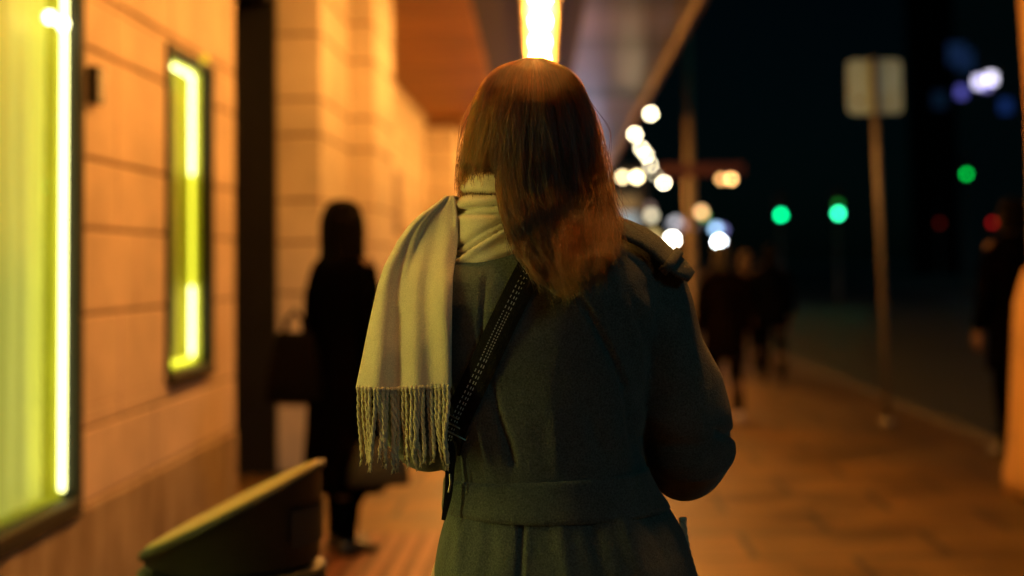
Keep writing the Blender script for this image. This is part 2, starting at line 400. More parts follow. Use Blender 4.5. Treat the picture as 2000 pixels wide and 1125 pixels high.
while y < 45:
    if first is None:
        first = bm0.build('bulb', M['bulb'], sl, True); o = first
    else:
        o = first.copy(); COL.objects.link(o); o.parent = sl
    o.location = (skew(y) + .015, y - 20, -.02); y += 1.25

# floor grating by the wall
gr = empty('floor_grating', (-.8, 6.8, 0), 'dark red metal foot grating set in the pavement left of the woman', 'grating')
mb = MB(); mb.box((-1.25, 5.6, .002), (-.05, 7.28, .006)); mb.build('tray', mat('grate_tray', (.10,.035,.015), .6), gr, origin=(-.8,6.8,0))
mb = MB()
for k in range(13):
    x = -1.22 + k * .094
    mb.box((x, 5.62, .006), (x + .055, 7.26, .016))
mb.build('bars', mat('grate_bars', (.26,.10,.05), .5, .3, 5), gr, origin=(-.8,6.8,0))

# ------------------------------------------------------------------ litter bin
bz = 3.43; bc = P(455, 1050, bz); bx = bc.x; rb = .205
binr = empty('litter_bin', (bx, bz, 0), 'dark green round litter bin with a slanted pale top', 'litter bin', rz=R(.8))
BM = mat('bin_paint', (.012,.015,.0145), .55, .35, 5, .15, 60, spec=.35); BL = mat('bin_lid', (.33,.275,.10), .5, .35, 8, .2, 60)
mb = MB(); mb.lathe((0,0,0), [(rb+.008,0),(rb+.008,.03),(rb,.04),(rb,.615),(rb+.014,.62),(rb+.016,.648),(rb+.004,.658),(rb-.03,.658)], 40)
mb.build('bin_body', BM, binr, True)
def slant(x): return .795 + x * .48
rings = []
n = 48
def hood_ring(r, z=None, dz=0):
    return [(r*math.cos(2*math.pi*k/n), r*math.sin(2*math.pi*k/n), z if z is not None else slant(r*math.cos(2*math.pi*k/n)) + dz) for k in range(n)]
mb = MB(); mb.loft([hood_ring(rb - .006, .669), hood_ring(rb, .674), hood_ring(rb + .004, None, -.018), hood_ring(rb + .012, None, -.016), hood_ring(rb + .012, None, 0), hood_ring(rb - .012, None, .004)], caps=False)
hd = mb.build('hood', BM, binr, True)
mb = MB(); mb.loft([hood_ring(rb - .010, None, -.012), hood_ring(rb - .004, None, .006), hood_ring(rb - .02, None, .008), hood_ring(.06, None, .010), hood_ring(.001, None, .010)], caps=False)
mb.build('lid_plate', BL, hd, True)
mb = MB()
for a0 in range(-40, 28, 4):
    a = R(a0); b = R(a0 + 4.2); r = rb + .0075
    mb.add([(r*math.cos(t), r*math.sin(t), z) for z in (.715, .80) for t in (a, b)], [(0,1,3,2)])
mb.build('slot', M['black_matte'], hd)
for a0 in (20, 200):
    mb = MB(); mb.tube([((rb-.02)*math.cos(R(a0)), (rb-.02)*math.sin(R(a0)), .60), ((rb-.02)*math.cos(R(a0)), (rb-.02)*math.sin(R(a0)), .68)], .012)
    mb.build('hinge', M['black'], binr, True)

# ------------------------------------------------------------------ road sign seen from the back
sg_y = 11.8; b0 = P(1735, 835, sg_y)
sg = empty('road_sign', (b0.x, sg_y, 0), 'square road sign seen from behind on a thin pole at the kerb', 'road sign')
tp = P(1712, 112, sg_y).z
mb = MB(); mb.tube([(0,0,0),(-.02,0,tp * .5),(-.045,0,tp)], [.028,.027,.027], 12); mb.lathe((0,0,0), [(.07,0),(.07,.02),(.045,.05)], 14)
mb.build('pole', M['metal_grey'], sg, True)
c = P(1711, 168, sg_y) - Vector((b0.x, sg_y, 0)); hs = .228; rr = .05
out = []
for cx, cz, a0 in ((hs-rr, hs-rr, 0), (-hs+rr, hs-rr, 90), (-hs+rr, -hs+rr, 180), (hs-rr, -hs+rr, 270)):
    for k in range(6): out.append((cx + rr*math.cos(R(a0 + k*18)), cz + rr*math.sin(R(a0 + k*18))))
mb = MB(); mb.loft([[(c.x + px_, .045, c.z + pz_) for px_, pz_ in out], [(c.x + px_, .05, c.z + pz_) for px_, pz_ in out]])
pl = mb.build('sign_plate', M['sign_back'], sg)
mb = MB(); mb.loft([[(c.x - .135 + .028*math.cos(R(30*k))*(1+.3*math.sin(k*2.1)), .0435, c.z - .115 + .022*math.sin(R(30*k))) for k in range(12)], [(c.x - .135 + .02*math.cos(R(30*k)), .0425, c.z - .115 + .016*math.sin(R(30*k))) for k in range(12)]])
mb.build('sticker', mat('sticker', (.16,.07,.04), .6), pl)
# stone pillar at the right edge of the frame
pc = P(2108, 990, 7.95)
pr = empty('stone_pillar', (pc.x, 8.1, 0), 'orange lit stone pillar at the right edge of the pavement', 'pillar')
def sq(hw, z, b=.06, n=5):
    o = []
    for sx, sy, a0 in ((1,1,0),(-1,1,90),(-1,-1,180),(1,-1,270)):
        for k in range(n): o.append((sx*(hw-b) + b*math.cos(R(a0 + k*90/(n-1))), sy*(hw-b) + b*math.sin(R(a0 + k*90/(n-1))), z))
    return o
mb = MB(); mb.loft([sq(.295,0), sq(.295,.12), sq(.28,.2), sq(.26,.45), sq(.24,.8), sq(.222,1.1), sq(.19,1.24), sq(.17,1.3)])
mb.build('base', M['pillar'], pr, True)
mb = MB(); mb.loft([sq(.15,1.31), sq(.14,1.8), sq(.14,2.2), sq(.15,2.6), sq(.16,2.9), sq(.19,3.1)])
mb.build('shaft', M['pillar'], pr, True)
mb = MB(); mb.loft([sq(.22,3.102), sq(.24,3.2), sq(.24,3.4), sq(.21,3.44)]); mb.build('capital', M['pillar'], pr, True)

# ------------------------------------------------------------------ lamps and lights along the street
LM = {}
def lampmat(col, s):
    k = (col, s)
    if k not in LM: LM[k] = glow('lamp_glow', col, s)
    return LM[k]
def street_lamp(px_, py_, Y, label, s=90, col=(1,.86,.55), r=.11, arm=1.4, side=-1):
    c = P(px_, py_, Y); X = c.x + side * arm; H = c.z
    e = empty('street_lamp', (X, Y, 0), label, 'street lamp', 'street lamps receding along the bending street')
    mb = MB(); mb.lathe((0,0,0), [(.16,0),(.16,.3),(.09,.5),(.06,H*.6),(.05,H+.25)], 12); mb.build('pole', M['dark_metal'], e, True)
    mb = MB(); mb.tube([(0,0,H+.1),(-side*arm*.3,0,H+.32),(-side*arm*.8,0,H+.3),(-side*(arm+.1),0,H+.24)], .035, 8); mb.build('arm', M['dark_metal'], e, True)
    mb = MB(); mb.lathe((-side*arm,0,H), [(.05,.26),(.2,.18),(.26,.10),(.26,.07)], 14); mb.build('lamp_hood', M['dark_metal'], e, True)
    mb = MB(); mb.ball((-side*arm,0,H), (r,r,r*.9), 12, 8); mb.build('lamp_globe', lampmat(col, s), e, True)
for a in ((1271,222,63,'nearest and highest white street lamp beside the canopy edge',34),
          (1240,262,73,'white street lamp second from the top of the chain, closest to the canopy',40),
          (1253,290,82,'white street lamp third down the chain, partly merged with the next',36),
          (1262,303,87,'white street lamp in the middle of the chain, overlapping its neighbour',36),
          (1270,322,95,'white street lamp just above the dimmest one of the chain',30),
          (1279,340,104,'dimmest street lamp of the chain, second from its lower end',9),
          (1296,357,116,'lowest and farthest street lamp, at the end of the chain',95)):
    street_lamp(*a)
# tall mast with a cross arm, a dark red board and warm lamps
my = 22; m0 = P(1350, 490, my); 
ms = empty('lamp_mast', (m0.x, my, 0), 'tall mast with a dark red cross board and warm lamps at its ends', 'lamp mast')
zt = P(1338, 60, my).z
mb = MB(); mb.lathe((0,0,0), [(.14,0),(.14,.25),(.085,.4),(.08,2.6),(.065,2.62),(.06,zt)], 14); mb.build('pole', mat('mast_paint', (.22,.17,.11), .5), ms, True)
ca, cb = P(1285, 322, my), P(1452, 342, my)
mb = MB(); mb.box((ca.x - m0.x, -.10, cb.z - .0), (cb.x - m0.x, -.07, ca.z), bev=.01); mb.build('cross_board', mat('cross_board', (.05,.008,.014), .6, emit=(.9,.08,.16), estr=.004), ms)  # faint red glow put into the board, which is no lamp
for (xa, xb_, yy, col, s, nm) in ((1216,1244,346,(1,.80,.42),24,'l'),(1409,1428,350,(1,.50,.16),13,'r')):
    a, b = P(xa, yy, my) - Vector((m0.x, my, 0)), P(xb_, yy, my) - Vector((m0.x, my, 0))
    mb = MB(); mb.tube([(0 if nm == 'l' else .3, -.05, (ca.z+cb.z)/2), ((a.x+b.x)/2, -.02, (ca.z+cb.z)/2 - .01), ((a.x+b.x)/2, 0, a.z + .07)], .016, 8)
    mb.tube([(a.x - .05, 0, a.z + .065), (b.x + .05, 0, a.z + .065)], .025, 8)
    hd = mb.build('lamp_head', M['dark_metal'], ms, True)
    for p in (a, b):
        mb = MB(); mb.ball((p.x, 0, p.z), .045, 12, 8); mb.build('bulb', lampmat(col, s if p is b else s * .5), hd, True)
# low globe lamps among the far shops
def globe_lamp(px_, py_, Y, label, col, s, r=.13):
    c = P(px_, py_, Y)
    e = empty('globe_lamp', (c.x, Y, 0), label, 'lamp', 'small lamps glowing far down the street')
    mb = MB(); mb.lathe((0,0,0), [(.12,0),(.12,.15),(.05,.3),(.04,c.z - r*.9),(.07,c.z - r*.85)], 10); mb.build('post', M['dark_metal'], e, True)
    mb = MB(); mb.ball((0,0,c.z), r, 12, 8); mb.build('globe', lampmat(col, s), e, True)
for a in ((1313,468,50,'white globe lamp just above the epaulette, brightest of the low lights',(1,.95,.82),40),
          (1405,474,52,'bluish white globe lamp, rightmost bright one of the low lights',(.85,.95,1),40),
          (1409,492,49,'dim grey globe lamp right under the bright bluish one',(.75,.72,.8),2.4,.17),
          (1398,447,55,'pale blue globe lamp above the bright bluish one',(.35,.6,.9),5,.15),
          (1411,449,58,'faint violet lamp at the right side of the pale blue one',(.25,.25,.6),2,.15),
          (1370,414,60,'amber globe lamp beside the mast',(1,.55,.22),5,.16),
          (1355,413,63,'faint brown lamp half hidden by the amber one',(.6,.3,.12),2,.16),
          (1374,422,66,'faint green lamp peeping out below the amber one',(.25,.6,.15),2,.16),
          (1353,440,57,'pinkish grey lamp right of the mast foot',(.55,.45,.48),2.6,.16),
          (1336,440,64,'dark mauve lamp directly behind the mast',(.4,.25,.28),1.6,.16),
          (1320,434,56,'grey lamp left of the mast, upper of two overlapping',(.6,.58,.62),2.2,.16),
          (1313,438,61,'dim grey lamp overlapped by a lighter grey one left of the mast',(.35,.36,.42),1.4,.16),
          (1272,421,54,'beige lamp nearest to the canopy end',(.75,.65,.42),3.6,.16),
          (1268,406,59,'faint brown lamp over the beige one',(.4,.25,.2),1.2,.16),
          (1276,462,53,'dull golden lamp low beside the shoulder',(.6,.42,.14),2.2,.2),
          (1280,478,58,'pale cream lamp lowest beside the shoulder',(.7,.6,.42),2.4,.16)):
    globe_lamp(*a)
# traffic lights
def traffic_light(px_, py_, Y, label, lit, col, s, r=.10, second=0):
    c = P(px_, py_, Y); H = c.z
    e = empty('traffic_light', (c.x, Y, 0), label, 'traffic light', 'traffic lights at the far crossing')
    mb = MB(); mb.lathe((0,.14,0), [(.1,0),(.1,.2),(.055,.3),(.05,H + 1)], 10); mb.build('pole', M['dark_metal'], e, True)
    base = H - .3 * lit
    mb = MB(); mb.box((-.16, -.02, base - .18), (.16, .08, base + .78), bev=.03); hs_ = mb.build('housing', M['black_matte'], e)
    for k in range(3):
        z = base + .3 * k
        mb = MB(); mb.ball((0, -.03, z), (r, .04, r), 12, 8)
        on = k == lit
        lc = lampmat(col, s) if on else (lampmat((.02,.5,.05), second) if second and k == lit + 1 else M['dark_metal'])
        mb.build('lens', lc, hs_, True)
        mb = MB(); mb.loft([[(r*1.2*math.cos(R(a)), -.02 - d, z + r*1.2*math.sin(R(a))) for a in range(0, 181, 20)] for d in (0, .16)], False, False)
        mb.build('visor', M['black_matte'], hs_, True)
traffic_light(1525,420,50,'left green traffic light of the near pair across the road',0,(0,.95,.30),11)
traffic_light(1637,417,48,'bright green traffic light between the low lamps and the sign pole',0,(.03,1,.42),14,.1,.9)
traffic_light(1887,340,56,'high green traffic light right of the road sign',0,(0,.6,.06),7)
traffic_light(1938,435,60,'red traffic light near the right edge of the photo',2,(.8,.01,.01),1.6)
traffic_light(1835,436,66,'faint dark red traffic light right of the sign pole',2,(.4,.02,.01),.35,.12)

# dark tower with a few cold lit windows, and the lit shop closing the street behind the canopy
tw = empty('tower_block', (45, 130, 0), 'dark tower block with a few cold blue windows lit, upper right', 'building')
mb = MB(); mb.box((-8, 0, 0), (16, 18, 46)); mb.box((-8.4,-.4,46),(16.4,18.4,46.8)); mb.build('wall', mat('tower_wall', (.03,.03,.035), .9), tw)
lit = {(1912,160):((.75,.7,1),3.0,.38),(1936,153):((.85,.8,1),3.6,.38),(1926,164):((.35,.3,.8),1.0,.4),(1878,180):((.15,.14,.7),.8,.4),(1869,105):((.02,.05,.16),.25,.8),(1885,118):((.02,.05,.16),.2,.8),(1964,207):((.02,.06,.3),.35,.5),(1835,195):((.01,.03,.08),.2,.6)}
for (a, b), (cl, s, hw) in lit.items():
    c = P(a, b, 129.9) - Vector((45, 130, 0))
    mb = MB(); mb.box((c.x - hw - .1, -.06, c.z - hw*1.2 - .1), (c.x + hw + .1, .0, c.z + hw*1.2 + .1)); f = mb.build('window', M['dark_metal'], tw)
    mb = MB(); mb.box((c.x - hw, -.12, c.z - hw*1.2), (c.x + hw, -.062, c.z + hw*1.2)); mb.build('pane', lampmat(cl, s), f)
sh = empty('corner_shop', (0, 50, 0), 'low corner shop with bluish lit windows closing the arcade', 'building')
mb = MB(); mb.box((-4.5, 0, 0), (3.25, 8, 4.6)); mb.box((-4.6,-.1,4.6),(3.35,8.1,4.8)); mb.build('wall', mat('corner_wall', (.16,.12,.10), .8), sh)
for x0, x1, z0, z1, cl, s in ((1.95,2.9,1.9,3.1,(.45,.62,.70),.55),(2.0,2.95,3.2,3.75,(.60,.42,.18),.22),(-3.5,-1.2,.6,3.2,(.6,.68,.95),2.6),(-.9,1.7,.6,3.2,(.6,.68,1),2.8),(1.95,2.9,.5,1.8,(.4,.5,.6),.4)):
    mb = MB(); mb.box((x0-.06,-.05,z0-.06),(x1+.06,-.002,z1+.06)); f = mb.build('window', M['dark_metal'], sh)
    mb = MB(); mb.box((x0,-.09,z0),(x1,-.052,z1)); mb.build('pane', lampmat(cl, s), f)

# ------------------------------------------------------------------ people: one remeshed body each, clothes and hair as children
M['skin'] = mat('skin', (.50,.30,.21), .55, .12, 20, .1, 120)
M['shoe'] = mat('shoe', (.015,.013,.012), .4, .3, 10)
M['trousers'] = mat('trousers', (.0012,.0012,.0016), 1, spec=0, var=.3, scale=10)
M['dark_coat'] = mat('dark_coat', (.0012,.0010,.0011), 1, .3, 12, spec=0)
M['dark_hair'] = mat('dark_hair', (.0015,.001,.001), .9, .3, 30, .4, 60, spec=.05, stretch=(6,6,.6))

def hand(mb, wrist, d, pn, s=1.0, curl=.5):
    """palm, four unequal fingers and a thumb; d points from wrist to fingertips, pn out of the palm"""
    wrist = Vector(wrist); d = Vector(d).normalized(); pn = Vector(pn); pn = (pn - d*pn.dot(d)).normalized(); sd = d.cross(pn)
    mb.tube([wrist - d*.02*s, wrist + d*.02*s], [.024*s, .022*s], 10, round_ends=True)
    for k in (-1.5, -.5, .5, 1.5):
        mb.tube([wrist + sd*k*.012*s, wrist + d*.085*s + sd*k*.019*s], [.014*s, .0125*s], 8, round_ends=True)
    for k, ln in zip((-1.5, -.5, .5, 1.5), (.060, .075, .080, .070)):
        p = wrist + d*.088*s + sd*k*.0205*s; pts = [p]; a = .15
        for j, q in enumerate((.42, .32, .26)):
            a += curl * (.6 if j == 0 else .9)
            p = p + (d*math.cos(a) + pn*math.sin(a)) * ln * q * s; pts.append(p)
        mb.tube(pts, [.0095*s, .009*s, .0085*s, .0075*s], 8, round_ends=True)
    p = wrist + d*.03*s - sd*.028*s
    mb.tube([p, p - sd*.026*s + d*.022*s + pn*.012*s, p - sd*.034*s + d*.052*s + pn*.022*s, p - sd*.030*s + d*.072*s + pn*.026*s], [.014*s, .0115*s, .0105*s, .0085*s], 8, round_ends=True)

def head(mb, c, s=1.0, yaw=0):
    """skull, jaw, nose, lips, brow and ears; the face looks along +Y before yaw"""
    t = MB(); 
    t.ball((0, -.012, .02), (.076, .094, .105), 18, 12)
    t.ball((0, .030, -.045), (.058, .058, .072), 16, 10)
    t.tube([(0, .085, .015), (0, .103, -.010), (0, .110, -.026), (0, .098, -.034)], [.008, .011, .014, .010], 8, round_ends=True)
    t.tube([(-.022, .082, -.062), (0, .090, -.060), (.022, .082, -.062)], [.005, .008, .005], 8, round_ends=True)
    t.tube([(-.018, .080, -.070), (0, .088, -.071), (.018, .080, -.070)], [.005, .008, .005], 8, round_ends=True)
    t.ball((0, .078, -.098), (.022, .018, .018), 10, 7)
    for e in (-1, 1):
        t.tube([(e*.052, .070, .026), (e*.032, .084, .030), (e*.012, .083, .022)], [.007, .009, .007], 8, round_ends=True)
        t.ball((e*.031, .074, .004), (.014, .011, .010), 10, 7)
        t.ball((e*.045, .058, -.036), (.026, .024, .024), 10, 7)
        t.tube([(e*.078, -.002, .018), (e*.086, -.014, .012), (e*.083, -.010, -.012), (e*.076, .0, -.030)], [.007, .010, .009, .006], 8, round_ends=True)
    rz = Matrix.Rotation(yaw, 3, 'Z')
    mb.add([Vector(c) + rz @ (Vector(v) * s) for v in t.v], t.f)

def ering(c, a, b, n=28, e=2.3, back=None):
    o = []
    for k in range(n):
        t = 2*math.pi*k/n; cx, sy = math.cos(t), math.sin(t)
        bb = b if sy > 0 or back is None else back
        o.append((c[0] + a*math.copysign(abs(cx)**(2/e), cx), c[1] + bb*math.copysign(abs(sy)**(2/e), sy), c[2]))
    return o

M['skin_shade'] = mat('skin_shade', (.10,.052,.034), .7, .12, 20)
def pedestrian(x, y, H, yaw, label, coat_len=.42, hair_len=.30, coat=None, trousers=None, hairm=None, shoe=None, stride=.06, hair_w=1.0, group=None, arms=((.06,.0),( .06,.0)), bun=False, coat_flare=1.0, voxel=.009):
    s = H / 1.68
    mb = MB()
    hipz, kz, sh = .88, .47, 1.385
    mb.loft([ering((0,0,z), a, b) for z, a, b in ((.80,.12,.09),(.90,.165,.11),(1.0,.145,.095),(1.1,.125,.09),(1.25,.15,.105),(1.36,.165,.095),(1.41,.12,.07),(1.44,.07,.055))])
    mb.tube([(0,-.005,1.38),(0,.005,1.45),(0,.012,1.53)], [.062,.052,.050], 12)
    head(mb, (0,.02,1.575))
    H_ = []
    for e, st, (ao, af) in ((-1, stride, arms[0]), (1, -stride, arms[1])):
        ft = (e*.09, st, 0)
        mb.tube([(e*.085,0,.90),(e*.09,.01 + st*.3,.68),(e*.09,.02 + st*.5,.47),(e*.09,-.01 + st*.85,.30),(e*.09,st - .02,.08)], [.088,.078,.056,.052,.036], 12, round_ends=True)
        mb.tube([(e*.09,st - .04,.045),(e*.095,st + .05,.04),(e*.10,st + .14,.03)], [.036,.036,.026], 10, round_ends=True)
        sx = e*.175
        el = (sx + e*ao, -.02 + af*.3, 1.09); wr = (sx + e*(ao*1.1), .05 + af, .85)
        mb.tube([(sx*.92,0,1.375),(sx + e*ao*.5,-.01,1.24), el, ((el[0]+wr[0])/2, (el[1]+wr[1])/2 + .005, (el[2]+wr[2])/2), wr], [.050,.046,.038,.036,.025], 12, round_ends=True)
        dd = (Vector(wr) - Vector(el)).normalized()
        hand(mb, Vector(wr) + dd*.02, dd, (-e, .2, 0), 1.0, .45)
        H_.append(Vector(wr) + dd*.11)
    for i, v in enumerate(mb.v): mb.v[i] = tuple(Vector(v) * s)
    me = remesh(mb, voxel, 3); body = link('person', me, M['skin_shade'], None, True)
    body.location = (x, y, 0); body.rotation_euler.z = yaw
    tag(body, label, 'person', group)
    # coat with sleeves
    hem = hipz - coat_len; cm = MB()
    cm.loft([ering((0,0,z), a, b) for z, a, b in ((hem, .20*coat_flare, .16*coat_flare),(hem+.01,.205*coat_flare,.165*coat_flare),((hem+.9)/2,.195,.155),(.9,.185,.14),(1.0,.165,.125),(1.1,.16,.12),(1.25,.185,.13),(1.36,.195,.115),(1.41,.14,.09),(1.45,.085,.075),(1.47,.078,.072))])
    for e, (ao, af) in ((-1, arms[0]), (1, arms[1])):
        sx = e*.175
        el = (sx + e*ao, -.02 + af*.3, 1.09); wr = (sx + e*(ao*1.1), .05 + af, .87)
        cm.tube([(sx*.85,0,1.36),(sx + e*ao*.5,-.01,1.24), el, wr], [.066,.066,.060,.048], 14, round_ends=True)
    for i, v in enumerate(cm.v): cm.v[i] = tuple(Vector(v) * s)
    cme = remesh(cm, .011, 5)
    a = coords(cme); th = np.arctan2(a[:,1], a[:,0]); zf = np.clip((1.0*s - a[:,2]) / .5, 0, 1)
    a[:,0] += np.cos(th) * .012 * zf * np.sin(th*9); a[:,1] += np.sin(th) * .012 * zf * np.sin(th*9); set_coords(cme, a)
    link('coat', cme, coat or M['dark_coat'], body, True)
    # trousers and shoes
    for e, st in ((-1, stride), (1, -stride)):
        tm = MB(); tm.tube([(e*.085,0,hem + .1),(e*.09,.02 + st*.5,.47 if hem > .38 else .33),(e*.09,-.01 + st*.85,.25),(e*.09,st - .02,.085)], [.09,.066,.058,.052], 14)
        for i, v in enumerate(tm.v): tm.v[i] = tuple(Vector(v) * s)
        tm.build('trouser_leg', trousers or M['trousers'], body, True)
        sm = MB()
        sm.loft([[(e*.09 + e*(yy*.03) + ww*math.cos(t)*1.0, st - .06 + yy, max(.0, zc + hh*math.sin(t))) for t in [2*math.pi*k/14 for k in range(14)]] for yy, ww, zc, hh in ((-.012,.02,.05,.03),(0,.036,.048,.055),(.05,.042,.05,.06),(.10,.046,.04,.045),(.16,.048,.03,.034),(.20,.038,.026,.026),(.225,.015,.022,.014))])
        for i, v in enumerate(sm.v): sm.v[i] = tuple(Vector(v) * s)
        sm.build('shoe', shoe or M['shoe'], body, True)
    # hair: crown over the skull falling to hair_len below the head centre, face left open
    hm = MB(); c = Vector((0,.012,1.585)); rows = []
    n = 30
    for z, a_, b_, in ((.118,.02,.02),(.112,.045,.05),(.09,.074,.082),(.05,.090,.102),(.0,.092*hair_w,.106),(-.06,.092*hair_w,.104),(-.12,.094*hair_w,.096),(-.2,.102*hair_w,.100),(-hair_len,.095*hair_w,.10)):
        if z < -hair_len: continue
        row = []
        for k in range(n + 1):
            ph = R(-140 + 280*k/n) if z < .05 else R(-180 + 360*k/n)
            wob = 1 + .03*math.sin(k*2.3 + z*20)
            row.append(c + Vector((a_*math.sin(ph)*wob, -.018 - b_*math.cos(ph)*wob, z)))
        rows.append(row)
    hm.grid(rows)
    for i, v in enumerate(hm.v): hm.v[i] = tuple(Vector(v) * s)
    ho = hm.build('hair', hairm or M['dark_hair'], body, True)
    so_ = ho.modifiers.new('thick', 'SOLIDIFY'); so_.thickness = .018; so_.offset = -1
    if bun:
        pass
    rot = Matrix.Rotation(yaw, 3, 'Z')
    return body, [Vector((x, y, 0)) + rot @ (h*s) for h in H_]

# woman in black by the wall
wl = P(672, 700, 6.84)
wb, wh = pedestrian(wl.x, 6.84, 1.66, R(-42), 'dark silhouetted woman with long hair standing by the stone wall', coat_len=.58, hair_len=.30, hair_w=1.25, stride=.05, arms=((.03,.02),(.03,.03)), coat_flare=1.05)
def bag(name, label, top, w_, h_, dpt, yaw, mat_, handle_h=.3):
    e = empty(name, (top.x, top.y, top.z - handle_h - h_), label, 'handbag', rz=yaw)
    mb = MB(); mb.loft([ering((0,0,z), a, b, 24, 4) for z, a, b in ((0,w_*.5,dpt*.5),(.01,w_*.53,dpt*.55),(h_*.4,w_*.50,dpt*.5),(h_*.8,w_*.40,dpt*.32),(h_,w_*.34,dpt*.12))])
    mb.build('bag_body', mat_, e, True)
    for sy in (-1, 1):
        mb = MB(); mb.tube([(-w_*.22, sy*dpt*.1, h_*.92), (-w_*.16, sy*dpt*.08, h_ + handle_h*.6), (0, sy*.004, h_ + handle_h), (w_*.16, sy*dpt*.08, h_ + handle_h*.6), (w_*.22, sy*dpt*.1, h_*.92)], .008, 8)
        mb.build('handle', mat_, e, True)
    mb = MB(); mb.tube([(-.02, -dpt*.13, h_*.93), (.02, -dpt*.13, h_*.93)], .006, 8); mb.build('clasp', M['metal_grey'], e, True)
bt = P(585, 560, 6.80)
bag('shoulder_bag', 'dark brown tote bag hanging on the left side of the silhouetted woman', Vector((P(576,648,6.78).x, 6.78, P(576,648,6.8).z + .10)), .27, .33, .14, R(-20), mat('bag_leather', (.003,.002,.0015), .9, .4, 9, spec=.05), .10)
ht = P(742, 800, 6.7)
bag('handbag', 'small black handbag hanging low beside the silhouetted woman, half behind the cream scarf', Vector((ht.x, 6.66, P(740,800,6.7).z)), .27, .20, .13, R(10), M['black_matte'], .14)

# group walking away on the right
def at_feet(px_, py_):
    Y = 1.36 * F / (py_ - VPY); return P(px_, py_, Y).x, Y
x_, y_ = at_feet(1418, 822); pedestrian(x_, y_, 1.50, R(6), 'walker in a dark brown coat and pale shoes just right of the main figure', coat_len=.30, hair_len=.16, coat=mat('brown_coat', (.003,.002,.0015), .95, spec=0), shoe=mat('pale_shoe', (.62,.55,.60), .6), stride=.13, hairm=mat('brown_hair', (.006,.004,.003), .7), group='people walking away on the pavement', coat_flare=1.0)
x_, y_ = at_feet(1512, 752); pedestrian(x_, y_, 1.51, R(-4), 'walker in a dark navy coat nearer the kerb, right of the brown coated one', coat_len=.20, hair_len=.12, coat=mat('navy_coat', (.0012,.0015,.003), .95, spec=0), stride=.11, group='people walking away on the pavement')
x_, y_ = at_feet(1462, 738); pedestrian(x_, y_, 1.46, R(2), 'walker in black between the brown and the navy coats, farther off', coat_len=.35, hair_len=.22, hairm=mat('fair_hair', (.035,.017,.008), .7), stride=.1, group='people walking away on the pavement')
x_, y_ = at_feet(1965, 905); pedestrian(x_ + .10, y_, 1.74, R(15), 'dark clothed person walking behind the stone pillar at the right edge', coat_len=.30, hair_len=.10, stride=.03)

# ================================================================== the woman in front
YB = 2.13                                     # street depth of her body axis
g0 = P(1062, 1000, YB); ORI = Vector((g0.x, YB, 0))
def W(x, y, Y=YB): return P(x, y, Y)
px2m = YB / F
def zpx(y): return P(1062, y, YB).z

def wool(name, col, col2, fleck=.8, fine=420, bs=.55):
    m = mat(name, col, .95, .2, 14, 0, col2=col2, sheen=.25, sheen_col=(.9,.85,.75), spec=.15)
    nt = m.node_tree; N = nt.nodes; L = nt.links; b = N['Principled BSDF']
    tc = N['Texture Coordinate']
    n1 = N.new('ShaderNodeTexNoise'); n1.inputs['Scale'].default_value = fine; n1.inputs['Detail'].default_value = 3
    n3 = N.new('ShaderNodeTexNoise'); n3.inputs['Scale'].default_value = 26; n3.inputs['Detail'].default_value = 4
    L.new(tc.outputs['Object'], n1.inputs['Vector']); L.new(tc.outputs['Object'], n3.inputs['Vector'])
    ad = N.new('ShaderNodeMath'); ad.operation = 'MULTIPLY_ADD'; ad.inputs[1].default_value = 1.6
    L.new(n3.outputs['Fac'], ad.inputs[0]); L.new(n1.outputs['Fac'], ad.inputs[2])
    bp = N.new('ShaderNodeBump'); bp.inputs['Strength'].default_value = bs; bp.inputs['Distance'].default_value = .0035
    L.new(ad.outputs[0], bp.inputs['Height']); L.new(bp.outputs[0], b.inputs['Normal'])
    # flecked yarn
    r0 = N['Color Ramp']
    mx = N.new('ShaderNodeMix'); mx.data_type = 'RGBA'; mx.blend_type = 'MULTIPLY'; mx.inputs['Factor'].default_value = fleck
    mr = N.new('ShaderNodeMapRange'); mr.inputs['From Min'].default_value = .3; mr.inputs['From Max'].default_value = .7; mr.inputs['To Min'].default_value = .45; mr.inputs['To Max'].default_value = 1.45
    L.new(n1.outputs['Fac'], mr.inputs['Value']); L.new(r0.outputs[0], mx.inputs['A']); L.new(mr.outputs[0], mx.inputs['B']); L.new(mx.outputs['Result'], b.inputs['Base Color'])
    return m
M['coat'] = wool('coat_wool', (.088,.108,.104), (.066,.084,.082))
M['scarf'] = wool('scarf_wool', (.64,.59,.43), (.58,.53,.38), .35, 650, .35)
M['tassel'] = wool('tassel_wool', (.62,.57,.41), (.42,.38,.27), .5, 600, .4)
M['strap'] = mat('strap_webbing', (.0025,.0022,.003), .7, .3, 60, .3, 500, spec=.15)
M['stitch'] = mat('stitch_thread', (.50,.50,.48), .8)
M['buckle'] = mat('buckle_metal', (.40,.36,.28), .3, .2, 20, metal=1)

